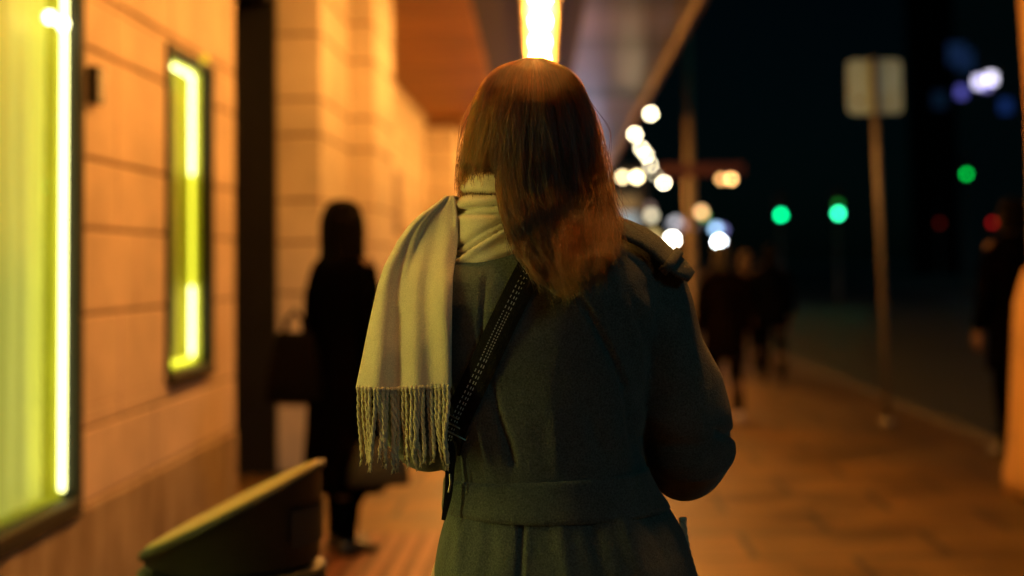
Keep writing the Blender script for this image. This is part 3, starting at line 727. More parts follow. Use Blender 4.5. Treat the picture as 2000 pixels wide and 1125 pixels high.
# ---- body (mostly under the clothes)
mb = MB()
hc = W(1045, 285, YB + .035)
mb.loft([ering((ORI.x, YB + .01, z), a, b) for z, a, b in ((.80,.12,.09),(.90,.15,.10),(1.0,.13,.09),(1.1,.12,.085),(1.22,.14,.095),(1.32,.15,.085),(1.37,.10,.065),(1.41,.06,.05))])
nk = W(1050, 470, YB + .01)
mb.tube([nk - Vector((0,0,.05)), nk + Vector((0,.005,.03)), hc - Vector((0,.0,.04))], [.060,.052,.052], 14)
head(mb, hc, .92)
for e in (-1, 1):
    fx = ORI.x + e*.085; st = e*.05
    mb.tube([(fx,YB,.90),(fx,YB+.01+st*.3,.68),(fx,YB+.02+st*.5,.46),(fx,YB-.01+st*.9,.30),(fx,YB+st-.02,.08)], [.085,.074,.054,.050,.036], 12, round_ends=True)
    mb.tube([(fx,YB+st-.04,.045),(fx,YB+st+.05,.04),(fx+e*.01,YB+st+.14,.03)], [.036,.036,.026], 10, round_ends=True)
RA = [(1262,540,2.135,.056),(1282,600,2.135,.057),(1296,680,2.14,.061),(1322,755,2.15,.070),(1336,815,2.16,.073),(1350,880,2.175,.069),(1338,893,2.205,.067),(1318,890,2.27,.062),(1280,880,2.36,.056),(1225,868,2.43,.050)]
LA = [(850,555,2.14,.054),(822,610,2.135,.054),(808,690,2.125,.055),(810,770,2.115,.056),(820,835,2.11,.056),(835,852,2.15,.054),(865,850,2.25,.052),(915,855,2.34,.050),(960,860,2.42,.046)]
def pt4(t): return W(t[0], t[1], t[2])
for A, e in ((RA, 1), (LA, -1)):
    pts = [pt4(t) for t in A]
    mb.tube(pts, [.042,.042,.040,.038,.036,.036,.036,.034,.032,.028][:len(pts)], 12, round_ends=True)
    dd = (pts[-1] - pts[-2]).normalized()
    hand(mb, pts[-1] + dd*.02, dd + Vector((0,0,.15)), (-e*.3, -.7, .6), .95, .55)
bme = remesh(mb, .006, 3)
bme.transform(Matrix.Translation(-ORI))
woman = link('person', bme, M['skin'], None, True); woman.location = ORI
tag(woman, 'woman seen from behind in a grey green belted coat and cream scarf', 'person')
for e in (-1, 1):
    fx = ORI.x + e*.085; st = e*.05
    tm = MB(); tm.tube([(fx,YB+.02+st*.4,.62),(fx,YB+.02+st*.5,.46),(fx,YB-.01+st*.9,.30),(fx,YB+st-.02,.085)], [.078,.064,.058,.050], 14)
    tm.build('trouser_leg', M['trousers'], woman, True, ORI)
    sm = MB()
    sm.loft([[(fx + e*yy*.03 + ww*math.cos(t), YB + st - .06 + yy, max(0, zc + hh*math.sin(t))) for t in [2*math.pi*k/14 for k in range(14)]] for yy, ww, zc, hh in ((-.012,.02,.05,.03),(0,.038,.06,.07),(.05,.044,.06,.072),(.10,.046,.04,.045),(.16,.048,.03,.034),(.20,.038,.026,.026),(.225,.015,.022,.014))])
    sm.build('shoe', M['shoe'], woman, True, ORI)

# ---- coat: torso and sleeves grown into one cloth surface
TORSO = [ # y px, left px, right px, back depth, front depth
 (440, 985, 1120, .070, .06),(462, 955, 1190, .080, .07),(485, 912, 1240, .092, .085),(512, 868, 1278, .102, .095),(545, 836, 1300, .112, .105),(590, 822, 1300, .118, .112),
 (650, 826, 1285, .120, .118),(720, 842, 1270, .117, .118),(800, 858, 1258, .110, .115),(870, 868, 1254, .104, .112),(935, 872, 1266, .102, .110),(1000, 870, 1312, .108, .115),
 (1040, 860, 1336, .118, .122),(1090, 851, 1354, .130, .13),(1140, 846, 1366, .138, .138),(1260, 836, 1376, .148, .145),(1420, 822, 1384, .155, .15),(1640, 806, 1394, .160, .155)]
def torso_at(y):
    ya = [t[0] for t in TORSO]
    return [float(np.interp(y, ya, [t[i] for t in TORSO])) for i in range(1, 5)]
def torso_ring(y, off=0, n=56, e=2.25):
    l, r, bk, fr = torso_at(y)
    a, b = W(l, y), W(r, y)
    return ering(((a.x+b.x)/2, YB, (a.z+b.z)/2), (b.x-a.x)/2 + off, fr + off, n, e, bk + off)
cm = MB()
tw_ = [torso_ring(t[0]) for t in TORSO]
cm.loft(tw_)
for A in (RA, LA):
    cm.tube([pt4(t) for t in A], [t[3] for t in A], 24, round_ends=True)
# shoulder bridges so the sleeves flow out of the yoke
cm.tube([W(1150,497,2.13), W(1215,520,2.135), W(1268,556,2.135)], [.050,.054,.058], 20, round_ends=True)
cm.tube([W(985,500,2.13), W(905,525,2.135), W(852,566,2.135)], [.050,.054,.055], 20, round_ends=True)
cme = remesh(cm, .0042, 14, .6)
print('coat verts', len(cme.vertices))
def seg_dist(p, poly):
    best = np.full(len(p), 1e9); side = np.zeros(len(p)); tt = np.zeros(len(p))
    for i in range(len(poly) - 1):
        a = np.array(poly[i], float); b = np.array(poly[i+1], float); ab = b - a; L2 = (ab**2).sum()
        t = np.clip(((p - a) @ ab) / L2, 0, 1); q = a + t[:,None]*ab; d = np.sqrt(((p - q)**2).sum(1))
        sg = np.sign(ab[0]*(p[:,1]-a[1]) - ab[1]*(p[:,0]-a[0]))
        m = d < best; best[m] = d[m]; side[m] = sg[m]; tt[m] = (i + t[m]) / (len(poly) - 1)
    return best, side, tt
rotT = np.array(ROT.transposed())
def to_px(a):
    v = (a - np.array(CAM)) @ rotT.T
    return np.stack([1000 + F*v[:,0]/-v[:,2] - 2000*SX, 562.5 - F*v[:,1]/-v[:,2] + 2000*SY], 1)
def normals(me):
    a = np.empty(len(me.vertices)*3); me.vertices.foreach_get('normal', a); return a.reshape(-1, 3)
def emboss(me, feats):
    a = coords(me); n = normals(me); p = to_px(a); facing = n[:,1] < .25
    disp = np.zeros(len(a))
    for poly, width, amp, taper in feats:
        d, side, t = seg_dist(p, poly)
        env = np.sin(np.pi*np.clip(t,.02,.98))**.5 if taper else 1.0
        disp += amp*np.exp(-(d/width)**2)*env*facing
    a += n*disp[:,None]; set_coords(me, a)
rag = [(1095,520),(1128,575),(1165,640),(1196,700),(1218,752)]
shift = lambda poly, dx: [(x+dx, y) for x, y in poly]
FE_ = [
 (rag, 6, -.0058, False), (shift(rag,12), 8, .0022, False),
 ([(1218,752),(1228,800),(1236,860),(1250,925),(1290,972)], 9, -.008, True),           # arm against the body
 ([(948,545),(945,590),(940,640),(950,720),(970,800),(1002,905)], 5.5, -.0045, False),   # back seams
 ([(1022,1002),(1018,1060),(1014,1135)], 6, -.006, False), ([(1032,1004),(1029,1060),(1026,1135)], 8, .002, False),
 # soft folds on the raglan sleeve and the back
 ([(1205,545),(1232,610),(1252,690),(1262,760)], 16, .0050, True), ([(1240,555),(1268,630),(1288,700)], 13, .0045, True),
 ([(1222,560),(1250,640),(1268,720)], 10, -.0042, True), ([(1275,585),(1300,650),(1322,712)], 12, .0035, True),
 ([(1160,560),(1190,620),(1225,720)], 16, .003, True),
 ([(1240,800),(1300,830),(1380,828)], 16, .004, True), ([(1238,842),(1300,872),(1390,868)], 12, -.0045, True), ([(1250,900),(1310,915),(1380,905)], 13, .0045, True),
 ([(1405,845),(1425,852),(1440,846)], 9, -.010, False), ([(1380,740),(1330,770),(1262,775)], 18, -.003, True),
 # gathers above and under the belt
 ([(930,820),(945,870),(952,922)], 12, .0045, True), ([(962,800),(990,860),(1003,915)], 10, -.0035, True), ([(1080,800),(1085,860),(1090,915)], 16, .0035, True),
 ([(1150,790),(1165,850),(1178,905)], 13, -.0035, True), ([(1200,800),(1200,860),(1205,910)], 14, .0035, True),
 ([(905,1000),(898,1060),(890,1140)], 13, .005, True), ([(960,1005),(958,1070),(950,1140)], 15, -.004, True), ([(1090,1005),(1100,1070),(1112,1140)], 16, .005, True),
 ([(1150,1003),(1165,1060),(1185,1140)], 14, -.005, True), ([(1210,1000),(1232,1060),(1262,1140)], 15, .006, True), ([(1262,1000),(1292,1060),(1322,1140)], 13, -.005, True),
 ([(900,560),(980,590),(1100,600)], 40, .003, True), ([(960,720),(1060,760),(1180,750)], 40, -.0025, True)]
FE = [(p_, w_, a_ if w_ <= 6 else a_*.85, t_) for p_, w_, a_, t_ in FE_]
emboss(cme, FE)
ca_ = coords(cme)                                 # fine wrinkling of the cloth
from mathutils import noise as mn
nn = normals(cme)
dn = np.array([mn.noise(Vector(v)*14) * .0022 + mn.noise(Vector(v)*38) * .0007 for v in ca_])
set_coords(cme, ca_ + nn*dn[:,None])
cw = cme.copy(); bvh_coat = BVHTree.FromPolygons([v.co[:] for v in cw.vertices], [p.vertices[:] for p in cw.polygons])
bpy.data.meshes.remove(cw)
cme.transform(Matrix.Translation(-ORI)); coat = link('coat', cme, M['coat'], woman, True)
def hitY(x, y, bvh=bvh_coat):
    d = ray(x, y); h = bvh.ray_cast(CAM, d.normalized())
    return h[0].y if h[0] is not None else None
def on(x, y, lift, fallback=None):               # a point just proud of the cloth at a photo pixel
    h = hitY(x, y)
    if h is None: h = fallback if fallback is not None else YB
    return P(x, y, h - lift)

# belt: a band wrapped round the waist, with a loop
def belt_y(x, top):
    t = (x - 1062) / 200
    return (919 + 6*t if top else 1001 - 12*t*t)
bl = MB(); rings = []
nB = 72
ro, ri = [], []
for k in range(nB):
    col = []
    t = 2*math.pi*k/nB; cx, sy = math.cos(t), math.sin(t)
    for y_, off in ((1000 - 10*cx*cx, .000), (999 - 10*cx*cx, .0035), (990 - 10*cx*cx, .0045), (960, .0035), (931 - 6*cx, .004), (922 - 6*cx, .003), (921 - 6*cx, -.001)):
        r = torso_ring(y_, off + .002*math.sin(t*5 + y_*.01), nB)
        col.append(r[k])
    rings.append(col)
bl.loft(rings + [rings[0]], caps=False, closed=False)
belt = bl.build('belt', M['coat'], coat, True, ORI)
# epaulette strap and its loop
EP = [(1172,446),(1195,455),(1222,463),(1250,475),(1276,493),(1300,515),(1324,536),(1346,553)]
rw = []
for i, (x, y) in enumerate(EP):
    c = W(x, y - 7, 2.085); nx = EP[min(i+1, len(EP)-1)]; pv = EP[max(i-1, 0)]
    tng = (W(*nx, 2.095) - W(*pv, 2.095)).normalized(); wd = Vector((-.18, -.80, -.46)); wd = (wd - tng*wd.dot(tng)).normalized(); nm = tng.cross(wd); nm = nm if nm.z > 0 else -nm
    hw = .0255 if i else .017; th = .0055
    if i == len(EP) - 1: hw = .012
    if i == 0: pass
    ring = []
    for u, v in ((-1,-.6),(-1,.6),(-.8,1),(.8,1),(1,.6),(1,-.6),(.8,-1),(-.8,-1)): ring.append(c + wd*hw*u + nm*th*v + nm*.006)
    rw.append(ring)
em = MB(); em.loft(rw); ep = em.build('epaulette', M['coat'], coat, True, ORI)
i = 5; c = W(1306, 515, 2.085); tng = (W(1324,536,2.095) - W(1284,500,2.095)).normalized(); wd = Vector((-.18,-.80,-.46)); wd = (wd - tng*wd.dot(tng)).normalized(); nm = tng.cross(wd); nm = nm if nm.z > 0 else -nm
lp = MB(); rr_ = []
for k in range(20):
    a_ = 2*math.pi*k/20; u = math.copysign(abs(math.cos(a_))**.5, math.cos(a_)); v = math.copysign(abs(math.sin(a_))**.5, math.sin(a_))
    q = c + wd*.0285*u + nm*(.0095*v + .006)
    rr_.append([q + tng*.007*s_ + (wd*u + nm*v)*o_ for s_, o_ in ((-1,0),(-1,.003),(1,.003),(1,0))])
lp.loft(rr_ + [rr_[0]], caps=False); lp.build('loop', M['coat'], ep, True, ORI)

# ---- scarf: rolls round the neck, a long end over the left shoulder, and the other end in front
sm_ = MB(); rows = []
NT, NA = 44, 96
for i in range(NT + 1):
    t = i / NT; row = []
    for k in range(NA):
        th = 2*math.pi*k/NA
        bk = max(0, -math.sin(th)); lf = -math.cos(th)                   # towards the camera / to the left
        rad = float(np.interp(t, [0,.03,.12,.22,.33,.42,.62,.80,.92,1.0], [.090,.099,.106,.110,.118,.122,.124,.126,.129,.121]))
        rmul = 1 - .30*max(0, math.cos(th)) - .10*bk*max(0, 1 - abs(lf)*1.4)
        rad *= rmul
        tilt = lf * 12 * min(1, t*2.2) + bk * 6 * t
        # pressed folds
        def crease(t0, w_, dep): return -dep*math.exp(-((t - t0)/w_)**2)
        lk = max(lf, -.2) - .7
        f = crease(.215 - .10*lk, .022, .018) + crease(.345 - .02*lk, .016, .013) + crease(.40 - .14*lk, .018, .010) + crease(.74 + .34*lk, .016, .014) + crease(.64 + .30*lk, .022, .007)
        f += .007*math.exp(-((t - (.80 + .34*lk))/.045)**2) + .004*math.exp(-((t-.28)/.04)**2)
        f += .0022*mn.noise(Vector((math.cos(th)*3, math.sin(th)*3, t*5)))
        y_ = 338 + t*(186 + 62*lk*t) + 12*max(0, lf)*min(1, t*2)
        c = W(1040, y_, YB + .012)
        rx = rad + f; ry = (rad*.90 + f)
        row.append((c.x + rx*math.cos(th), c.y + ry*math.sin(th), c.z))
    rows.append(row)
for t_, dr, dy in ((1.0,-.012,.004),(1.0,-.035,.006)):                   # hem turned under
    rows.append([(v[0] + (W(1040,540).x - v[0])*(-dr)/.12, v[1] + (YB + .012 - v[1])*(-dr)/.12, v[2] - dy*0 + .002) for v in rows[NT]])
sm_.loft(rows, caps=False)
nwrap = len(sm_.v)
bvh_wrap = BVHTree.FromPolygons([tuple(v) for v in sm_.v], sm_.f)
def nearY(x, y, default):
    hs = [h for h in (hitY(x, y), hitY(x, y, bvh_wrap)) if h is not None]
    return min(hs) if hs else default
YL = [382,400,420,440,470,520,560,600,650,700,757]; XL = [873,851,822,801,779,752,739,730,719,709,697]
YR = [382,400,430,470,500,540,600,700,757]; XR = [886,889,892,893,889,883,881,880,880]
ny, nx = 70, 44
gy = np.linspace(384, 757, ny); D = np.zeros((ny, nx)); XX = np.zeros((ny, nx))
for i, y in enumerate(gy):
    l = np.interp(y, YL, XL); r = np.interp(y, YR, XR)
    for j in range(nx):
        x = l + (r - l)*j/(nx - 1); XX[i,j] = x
        h = nearY(min(x + 6, 900) if j < 4 else x, y, None)
        D[i,j] = np.nan if h is None else h
for i in range(ny):                                # fill misses along the silhouette
    ok = ~np.isnan(D[i])
    if ok.any(): D[i] = np.interp(np.arange(nx), np.arange(nx)[ok], D[i][ok])
    else: D[i] = 2.13
D0 = D.copy()
for it in range(160):                              # drape: smooth, but never below the coat
    Dp = np.pad(D, 1, 'edge'); D = .25*(Dp[:-2,1:-1] + Dp[2:,1:-1] + Dp[1:-1,:-2] + Dp[1:-1,2:]); D = np.minimum(D, D0)
drape = []
for i, y in enumerate(gy):
    row = []; tt = i/(ny - 1)
    u0 = XX[i,0]
    for j in (-3, -2, -1):                          # rolls away over the shoulder / round the arm
        k = -j
        Yd = D[i,0] - .012 - .009*tt + .020*k + .006*k*k
        row.append(P(u0 + 1.5*k*k*.6 - 1.0*k, y + 1.5*k, Yd))
    for j in range(nx):
        s_ = j/(nx - 1)
        fold = .0085*tt*math.sin(2*math.pi*(1.35*s_ + .12 + .10*math.sin(tt*3))) + .0065*math.sin(2*math.pi*(2.6*s_ - .55*tt + .2))*min(1, tt*1.6) + .006*math.exp(-((s_ - (.20 + .30*tt))/.07)**2)*math.sin(math.pi*min(1,tt*1.5)) 
        fold += .003*mn.noise(Vector((s_*3.1, tt*4, .3)))
        edge = .010*max(0, (.10 - s_)/.10)**2
        row.append(P(XX[i,j], y + 3*math.sin(s_*5)*tt, min(D[i,j] - .013 - .009*tt - fold + edge, D0[i,j] - .005)))
    for k in (1, 2):                                # right edge turned back towards the coat
        row.append(P(XX[i,-1] - 1.0*k + .5, y, D[i,-1] - .013 - .009*tt + .0055*k))
    drape.append(row)
over = []                                           # the part that runs forward over the shoulder
top = drape[0]
for k in (5, 4, 3, 2, 1):
    over.append([Vector(p) + Vector((.004*k, .022*k, .004*k - .0035*k*k)) for p in top])
n0 = len(sm_.v)
sm_.grid(over + drape)
# front end hanging on the other side
ft = []
for y in np.linspace(560, 1034, 24):
    ft.append([P(np.interp(y,[560,800,1034],[1140,1170,1180]) + (x_)*86 , y, 2.315 + .012*math.sin(x_*9 + y*.01)) for x_ in np.linspace(0,1,14)])
sm_.grid(ft)
scarf = sm_.build('scarf', M['scarf'], woman, True, ORI)
so_ = scarf.modifiers.new('thick', 'SOLIDIFY'); so_.thickness = .0035; so_.offset = 0
# twisted fringe
def fringe_cord(mb, root, length, sway, seedv, bias=0):
    rr = random.Random(seedv); n = 22; pts = []
    ph = rr.uniform(0, 6); kx = rr.uniform(-1, 1)*sway + bias; ky = rr.uniform(-1, 1)*sway*.6
    wob = rr.uniform(.2, 1)*.0035; wp = rr.uniform(0, 6)
    for i in range(n + 1):
        t = i/n
        pts.append(Vector(root) + Vector((kx*t**1.6 + wob*math.sin(wp + t*6)*t, ky*t + wob*math.cos(wp + t*5)*t - .003*t, -length*t)))
    for s_ in (0, math.pi):
        q = [p + Vector((math.cos(ph + s_ + i*1.25), math.sin(ph + s_ + i*1.25), 0))*.00145 for i, p in enumerate(pts)]
        mb.tube(q, [.0022]*(n - 1) + [.0018, .0012], 6)
    mb.ball(pts[0] + Vector((0,-.0005,-.002)), (.0038,.0038,.0045), 8, 6)
    for k in range(4):                              # loose yarn ends
        a_ = rr.uniform(0, 6); e_ = pts[-1]
        mb.tube([e_, e_ + Vector((math.cos(a_)*.0018, math.sin(a_)*.0018, -.004)), e_ + Vector((math.cos(a_)*.0035, math.sin(a_)*.0035, -rr.uniform(.006,.011)))], [.0011,.0008,.0004], 4)
fm = MB(); NF = 23
last = drape[-1][3:3 + nx]
for q in range(NF):
    f_ = (q + .25 + .35*rng.random())/NF*(nx - 1); j = int(f_); a_ = Vector(last[j]); b_ = Vector(last[min(j+1, nx-1)]); p = a_.lerp(b_, f_ - j)
    fringe_cord(fm, p + Vector((0, -.001, .001)), .099 + .013*rng.random() - (.008 if q % 5 == 0 else 0), .008, q)
fm.build('fringe', M['tassel'], scarf, True, ORI); fm = MB()
for q in (7, 8, 9):
    f_ = q/9*13; j = int(f_); a_ = Vector(ft[-1][j]); b_ = Vector(ft[-1][min(j+1, 13)])
    fringe_cord(fm, P(1330 + 3.5*(q - 7), 1012, 2.27), .098 + .01*rng.random(), .010, 100 + q, .008 + .006*(q - 7))


fb = MB(); fm.build('fringe', M['tassel'], scarf, True, ORI)
# ---- crossbody bag: a thing of its own
SC = [(1128,438),(1104,448),(1072,470),(1046,505),(1022,550),(998,598),(970,655),(944,712),(918,766),(894,814),(880,850),(872,885)]
def nearest_clear(x, y, lift):
    hs = [nearY(x + dx, y + dy, 2.1) for dx in (-14,0,14) for dy in (-10,0,10)]
    return min(nearY(x, y, 2.1), np.mean(hs)) - lift
def ribbon(cl, hw, lift, th, n_sub=5, smooth_it=12):
    pts = []
    for i in range(len(cl) - 1):
        for k in range(n_sub): pts.append(np.array(cl[i])*(1 - k/n_sub) + np.array(cl[i+1])*k/n_sub)
    pts.append(np.array(cl[-1])); pts = np.array(pts, float)
    for _ in range(3): pts[1:-1] = .25*pts[:-2] + .5*pts[1:-1] + .25*pts[2:]
    tg = np.gradient(pts, axis=0); tg /= np.linalg.norm(tg, axis=1)[:,None]; nr = np.stack([-tg[:,1], tg[:,0]], 1)
    if nr[0,0] < 0: nr = -nr
    us = np.linspace(-1, 1, 7); Dp = np.zeros((len(pts), 7))
    for i, (p, q) in enumerate(zip(pts, nr)):
        for j, u in enumerate(us): Dp[i,j] = nearY(*(p + q*hw*u), 2.1)
    D1 = Dp.copy()
    for _ in range(smooth_it):
        A = np.pad(D1, 1, 'edge'); D1 = np.minimum(.25*(A[:-2,1:-1]+A[2:,1:-1]+A[1:-1,:-2]+A[1:-1,2:]), Dp)
    return pts, nr, us, D1
pts, nr, us, D1 = ribbon(SC, 27, .004, .002)
st = MB(); rg = []
for i, (p, q) in enumerate(zip(pts, nr)):
    f_ = [P(*(p + q*27*u), D1[i,j] - .0055 + .0012*abs(u)**3) for j, u in enumerate(us)]
    b_ = [v + Vector((0,.0026,0)) for v in f_][::-1]
    rg.append(f_ + b_)
st.loft(rg)
bagE = empty('crossbody_bag', (P(960,1000,2.3).x, 2.3, .98), 'black crossbody bag on a white stitched webbing strap across the coat', 'bag')
BGO = Vector(bagE.location)
# the strap goes on over the shoulder, down the front and round to the bag on her left hip
f0 = [Vector(v) for v in rg[0]]
path = [P(1128,438,2.10), P(1138,432,2.135), P(1135,440,2.18), P(1110,480,2.235), P(1050,600,2.265), P(960,760,2.275), P(900,880,2.27)]
st.tube(path, .004, 6)
strap = st.build('strap', M['strap'], bagE, False, BGO)
sti = MB()
for off in (-.34, -.08, .10):
    acc = 0
    for i in range(2, len(pts) - 4):
        p, q = pts[i], nr[i]; nxt = pts[i+1]; L_ = np.linalg.norm(nxt - p)
        nd = max(1, int(L_/6.2))
        for k in range(nd):
            a_ = p + (nxt - p)*((k + .1)/nd) + q*27*off; b_ = p + (nxt - p)*((k + .62)/nd) + q*27*off
            jj = int(round((off + 1)/2*6)); d_ = D1[i,jj] - .0064
            va = [P(*(a_ - q*.9), d_), P(*(a_ + q*.9), d_), P(*(b_ + q*.9), d_), P(*(b_ - q*.9), d_)]
            sti.add(va, [(0,1,2,3)])
sti.build('stitching', M['stitch'], strap, False, BGO)
bu = MB(); cx_ = np.array([892., 834.]); tgv = np.array([-.46, .89]); nv = np.array([.89, .46])
dB = nearY(892, 834, 2.03) - .010
fr_ = [P(*(cx_ + tgv*a_*15 + nv*b_*28), dB) for a_, b_ in ((-1,-1),(-1,1),(1,1),(1,-1))]
for a_, b_ in zip(fr_, fr_[1:] + fr_[:1]): bu.tube([a_, b_], .0011, 8, round_ends=True)
bu.tube([(fr_[0] + fr_[3])/2 + Vector((0,.001,0)), (fr_[1] + fr_[2])/2 + Vector((0,.001,0))], .0011, 8)
bu.build('buckle', M['buckle'], strap, True, BGO)
SC2 = [(884,862),(879,900),(878,935),(876,965),(871,990),(866,1016)]
pts2, nr2, us2, D2 = ribbon(SC2, 12, .004, .002)
s2 = MB(); rg = []
for i, (p, q) in enumerate(zip(pts2, nr2)):
    hw = np.interp(i/(len(pts2)-1), [0,.3,.7,1], [15,9,7,4])
    f_ = [P(*(p + q*hw*u), min(D2[i,j], 2.07) - .016) for j, u in enumerate(us2)]
    s_ = [v + Vector((0,.003,0)) for v in f_][::-1]; rg.append(f_ + s_)
s2.loft(rg); s2.build('lower_strap', M['strap'], bagE, False, BGO)
hk = MB(); hp = P(876, 944, min(hitY(876,944) or 2.06, 2.07) - .020)
hk.tube([hp + Vector((.002,0,.012)), hp + Vector((.003,0,0)), hp + Vector((0,0,-.012))], .0016, 8, round_ends=True); hk.build('clip', M['buckle'], bagE, True, BGO)
bb = MB(); bb.loft([ering((P(1050,1000,2.30).x, 2.315, z), a_, b_, 28, 4) for z, a_, b_ in ((.90,.105,.03),(.905,.115,.038),(1.0,.115,.04),(1.05,.11,.035),(1.06,.10,.02))])
bb.build('bag_body', mat('bag_shell', (.008,.008,.009), .5, .3, 30), bagE, True, BGO)

# ---- hair: a dark cap and thousands of strands that fall from the crown onto the scarf and the coat
yH = [108,113,118,124,135,150,170,200,240,300,345,370,400,430,450,480,520,580]
LH = [1044,1024,1008, 995,974,957,944,929,917,905,899,897,897,899,902,910,930,960]
RH = [1046,1064,1080,1094,1110,1124,1137,1149,1161,1173,1180,1184,1190,1197,1199,1197,1190,1176]
BH = [.0,.014,.028,.041,.058,.073,.090,.105,.114,.118,.118,.118,.117,.116,.115,.115,.115,.115]
def env(y): return float(np.interp(y, yH, LH)), float(np.interp(y, yH, RH)), float(np.interp(y, yH, BH))
yYH = YB + .022
hm = MB(); rows = []
for y in (112,116,122,132,148,170,200,240,290,340,370,400,430,455):
    l, r, b = env(y); row = []
    kk = .90
    for k in range(49):
        ph = R(-118 + 236*k/48) if y > 205 else R(-180 + 360*k/48)
        cx_ = (l + r)/2; hw = (r - l)/2
        lim = 1.0
        xx_ = cx_ + hw*kk*math.sin(ph)
        if y > 330: xx_ = max(xx_, 992)
        elif y > 280: xx_ = max(xx_, 940)
        row.append(P(xx_, y + 4, yYH - b*kk*math.cos(ph)*(1 if math.cos(ph) > 0 else .9)))
    rows.append(row)
hm.grid(rows)
# keep the cap inside the scarf rolls on the left
hair = hm.build('hair', mat('hair_cap', (.018,.009,.005), .6, .4, 40, .4, 80, stretch=(8,8,.5)), woman, True, ORI)
gx = np.arange(860, 1262, 8); gyy = np.arange(210, 640, 8)
bvh_strap = BVHTree.FromPolygons([tuple(v) for v in st.v], st.f)
def nearS(x, y):
    h = hitY(x, y, bvh_strap); n_ = nearY(x, y, 2.2)
    return n_ if h is None else min(n_, h)
DG = np.array([[nearS(x, y) for x in gx] for y in gyy])
DI = DG.copy()
for i in range(1, len(DG)): DG[i] = np.minimum(DG[i], DG[i-1] + .0012)
for i in range(len(DG) - 2, -1, -1): DG[i] = np.minimum(DG[i], DG[i+1] + .0028)
for _ in range(3):
    A_ = np.pad(DG, 1, 'edge'); DG = np.minimum(DG, .25*(A_[:-2,1:-1] + A_[2:,1:-1] + A_[1:-1,:-2] + A_[1:-1,2:]))
def dgrid(x, y, DG=DG):
    fx = np.clip((x - gx[0])/8, 0, len(gx) - 1.001); fy = np.clip((y - gyy[0])/8, 0, len(gyy) - 1.001)
    i, j = fy.astype(int), fx.astype(int); a, b = fy - i, fx - j
    return DG[i,j]*(1-a)*(1-b) + DG[i+1,j]*a*(1-b) + DG[i,j+1]*(1-a)*b + DG[i+1,j+1]*a*b
NS, NP = 17000, 26
def strands(N, fly=False):
    g = rng
    ncl = 230
    cph = g.uniform(-118, 118, ncl); cph.sort()
    ck = -np.abs(g.normal(0, .055, ncl)) + .01; clen = g.normal(0, 23, ncl); cwv = g.uniform(0, 6.28, ncl); cfl = g.normal(0, 9, ncl); cthr = g.normal(0, 9, ncl); ctw = g.uniform(.4, 1, ncl)
    ph = g.uniform(-116, 116, N)
    ci = np.clip(np.searchsorted(cph, ph + g.normal(0, 1.2, N)), 0, ncl - 1); clc = cph[ci]
    kl = 1 - .17*g.random(N)**1.3                      # layer
    if fly: kl = 1.0 + .05*g.random(N)
    yroot = 112 + 200*g.random(N)**1.5
    sgn = np.abs(ph)
    s = np.sin(np.radians(ph))
    l345, r345, _ = env(345)
    x345 = (l345 + r345)/2 + (r345 - l345)/2*s*kl
    inner = (x345 < 974 + cthr[ci]*.7 + g.normal(0, 5, N)) | ((sgn > 93) & (ph < 0))
    yend = np.interp(x345, [976,1000,1040,1090,1140,1180], [530,540,538,516,500,478])
    layer_short = g.random(N)
    yend = yend + 26 - 105*layer_short**1.6 + clen[ci] + 10*g.standard_normal(N)
    yend = np.where(sgn > 95, 448 + 18*g.standard_normal(N), yend)
    yend = np.where(inner, 396 + 22*g.random(N) + .7*clen[ci], yend)
    yroot = np.minimum(yroot, yend - 60)
    t = np.linspace(0, 1, NP)[None,:]
    Y = yroot[:,None] + (yend - yroot)[:,None]*t**.92
    gather = np.clip((Y - 170)/340, 0, 1)
    phc = ph[:,None] + (clc - ph)[:,None]*(.95*ctw[ci])[:,None]*gather
    wav = np.interp(Y, [110,250,400,560], [0,.8,2.6,5.5])*np.sin(Y*.020 + cwv[ci][:,None]) + np.interp(Y, [110,250,560], [0,.5,1.6])*np.sin(Y*.045 + 6*g.random((N, 1)))
    L_ = np.interp(Y, yH, LH); R_ = np.interp(Y, yH, RH); B_ = np.interp(Y, yH, BH)
    k2 = kl[:,None]*np.clip(.93 + .07*(Y - yroot[:,None])/60, .9, 1)*(1 + ck[ci][:,None]*np.clip((Y - 130)/150, 0, 1))
    k2 = k2*.945
    S = np.sin(np.radians(phc)); Cc = np.cos(np.radians(phc))
    X = (L_ + R_)/2 + (R_ - L_)/2*S*k2 + wav
    # hair outside the scarf slides to the right of the scarf's folds
    lb = np.interp(Y, [345,430,500,540,580], [974,984,996,1012,1034])
    out = (~inner)[:,None] & (Y > 330)
    mixv = np.clip((Y - 330)/60, 0, 1)
    xs = lb + (X - 974)*(R_ - lb)/np.maximum(R_ - 974, 1)
    X = np.where(out & (sgn < 95)[:,None], X*(1-mixv) + (np.maximum(xs, lb + g.normal(-5, 15, (N, 1))))*mixv, X)
    # ends flick outwards on the right shoulder, inwards elsewhere
    tip = np.clip((t - .72)/.28, 0, 1)**1.8
    flick = np.where(x345 > 1085, g.normal(2, 14, N), g.normal(5, 11, N)) + cfl[ci]
    flick = np.where(inner, 0, flick)
    X = X + flick[:,None]*tip
    Dp = yYH - B_*k2*Cc*np.where(Cc > 0, 1, .85)
    wi = (inner[:,None]*np.clip((Y - 330)/30, 0, 1))
    Dp = Dp + (np.maximum(Dp, np.minimum(dgrid(X, Y, DI) + .016, 2.2)) - Dp)*wi
    X = np.where(wi > 0, X + (Y - 330)*.10*(1045 - X)/150, X)
    cl = dgrid(X, Y) - .005 - .020*g.random(N)[:,None] - .35*np.maximum(ck[ci], 0)[:,None]
    wn = np.clip((Y - 250)/150, 0, 1)*(~inner)[:,None]*(Cc > -.1)
    Dp = Dp + (np.minimum(Dp, cl) - Dp)*wn**.7
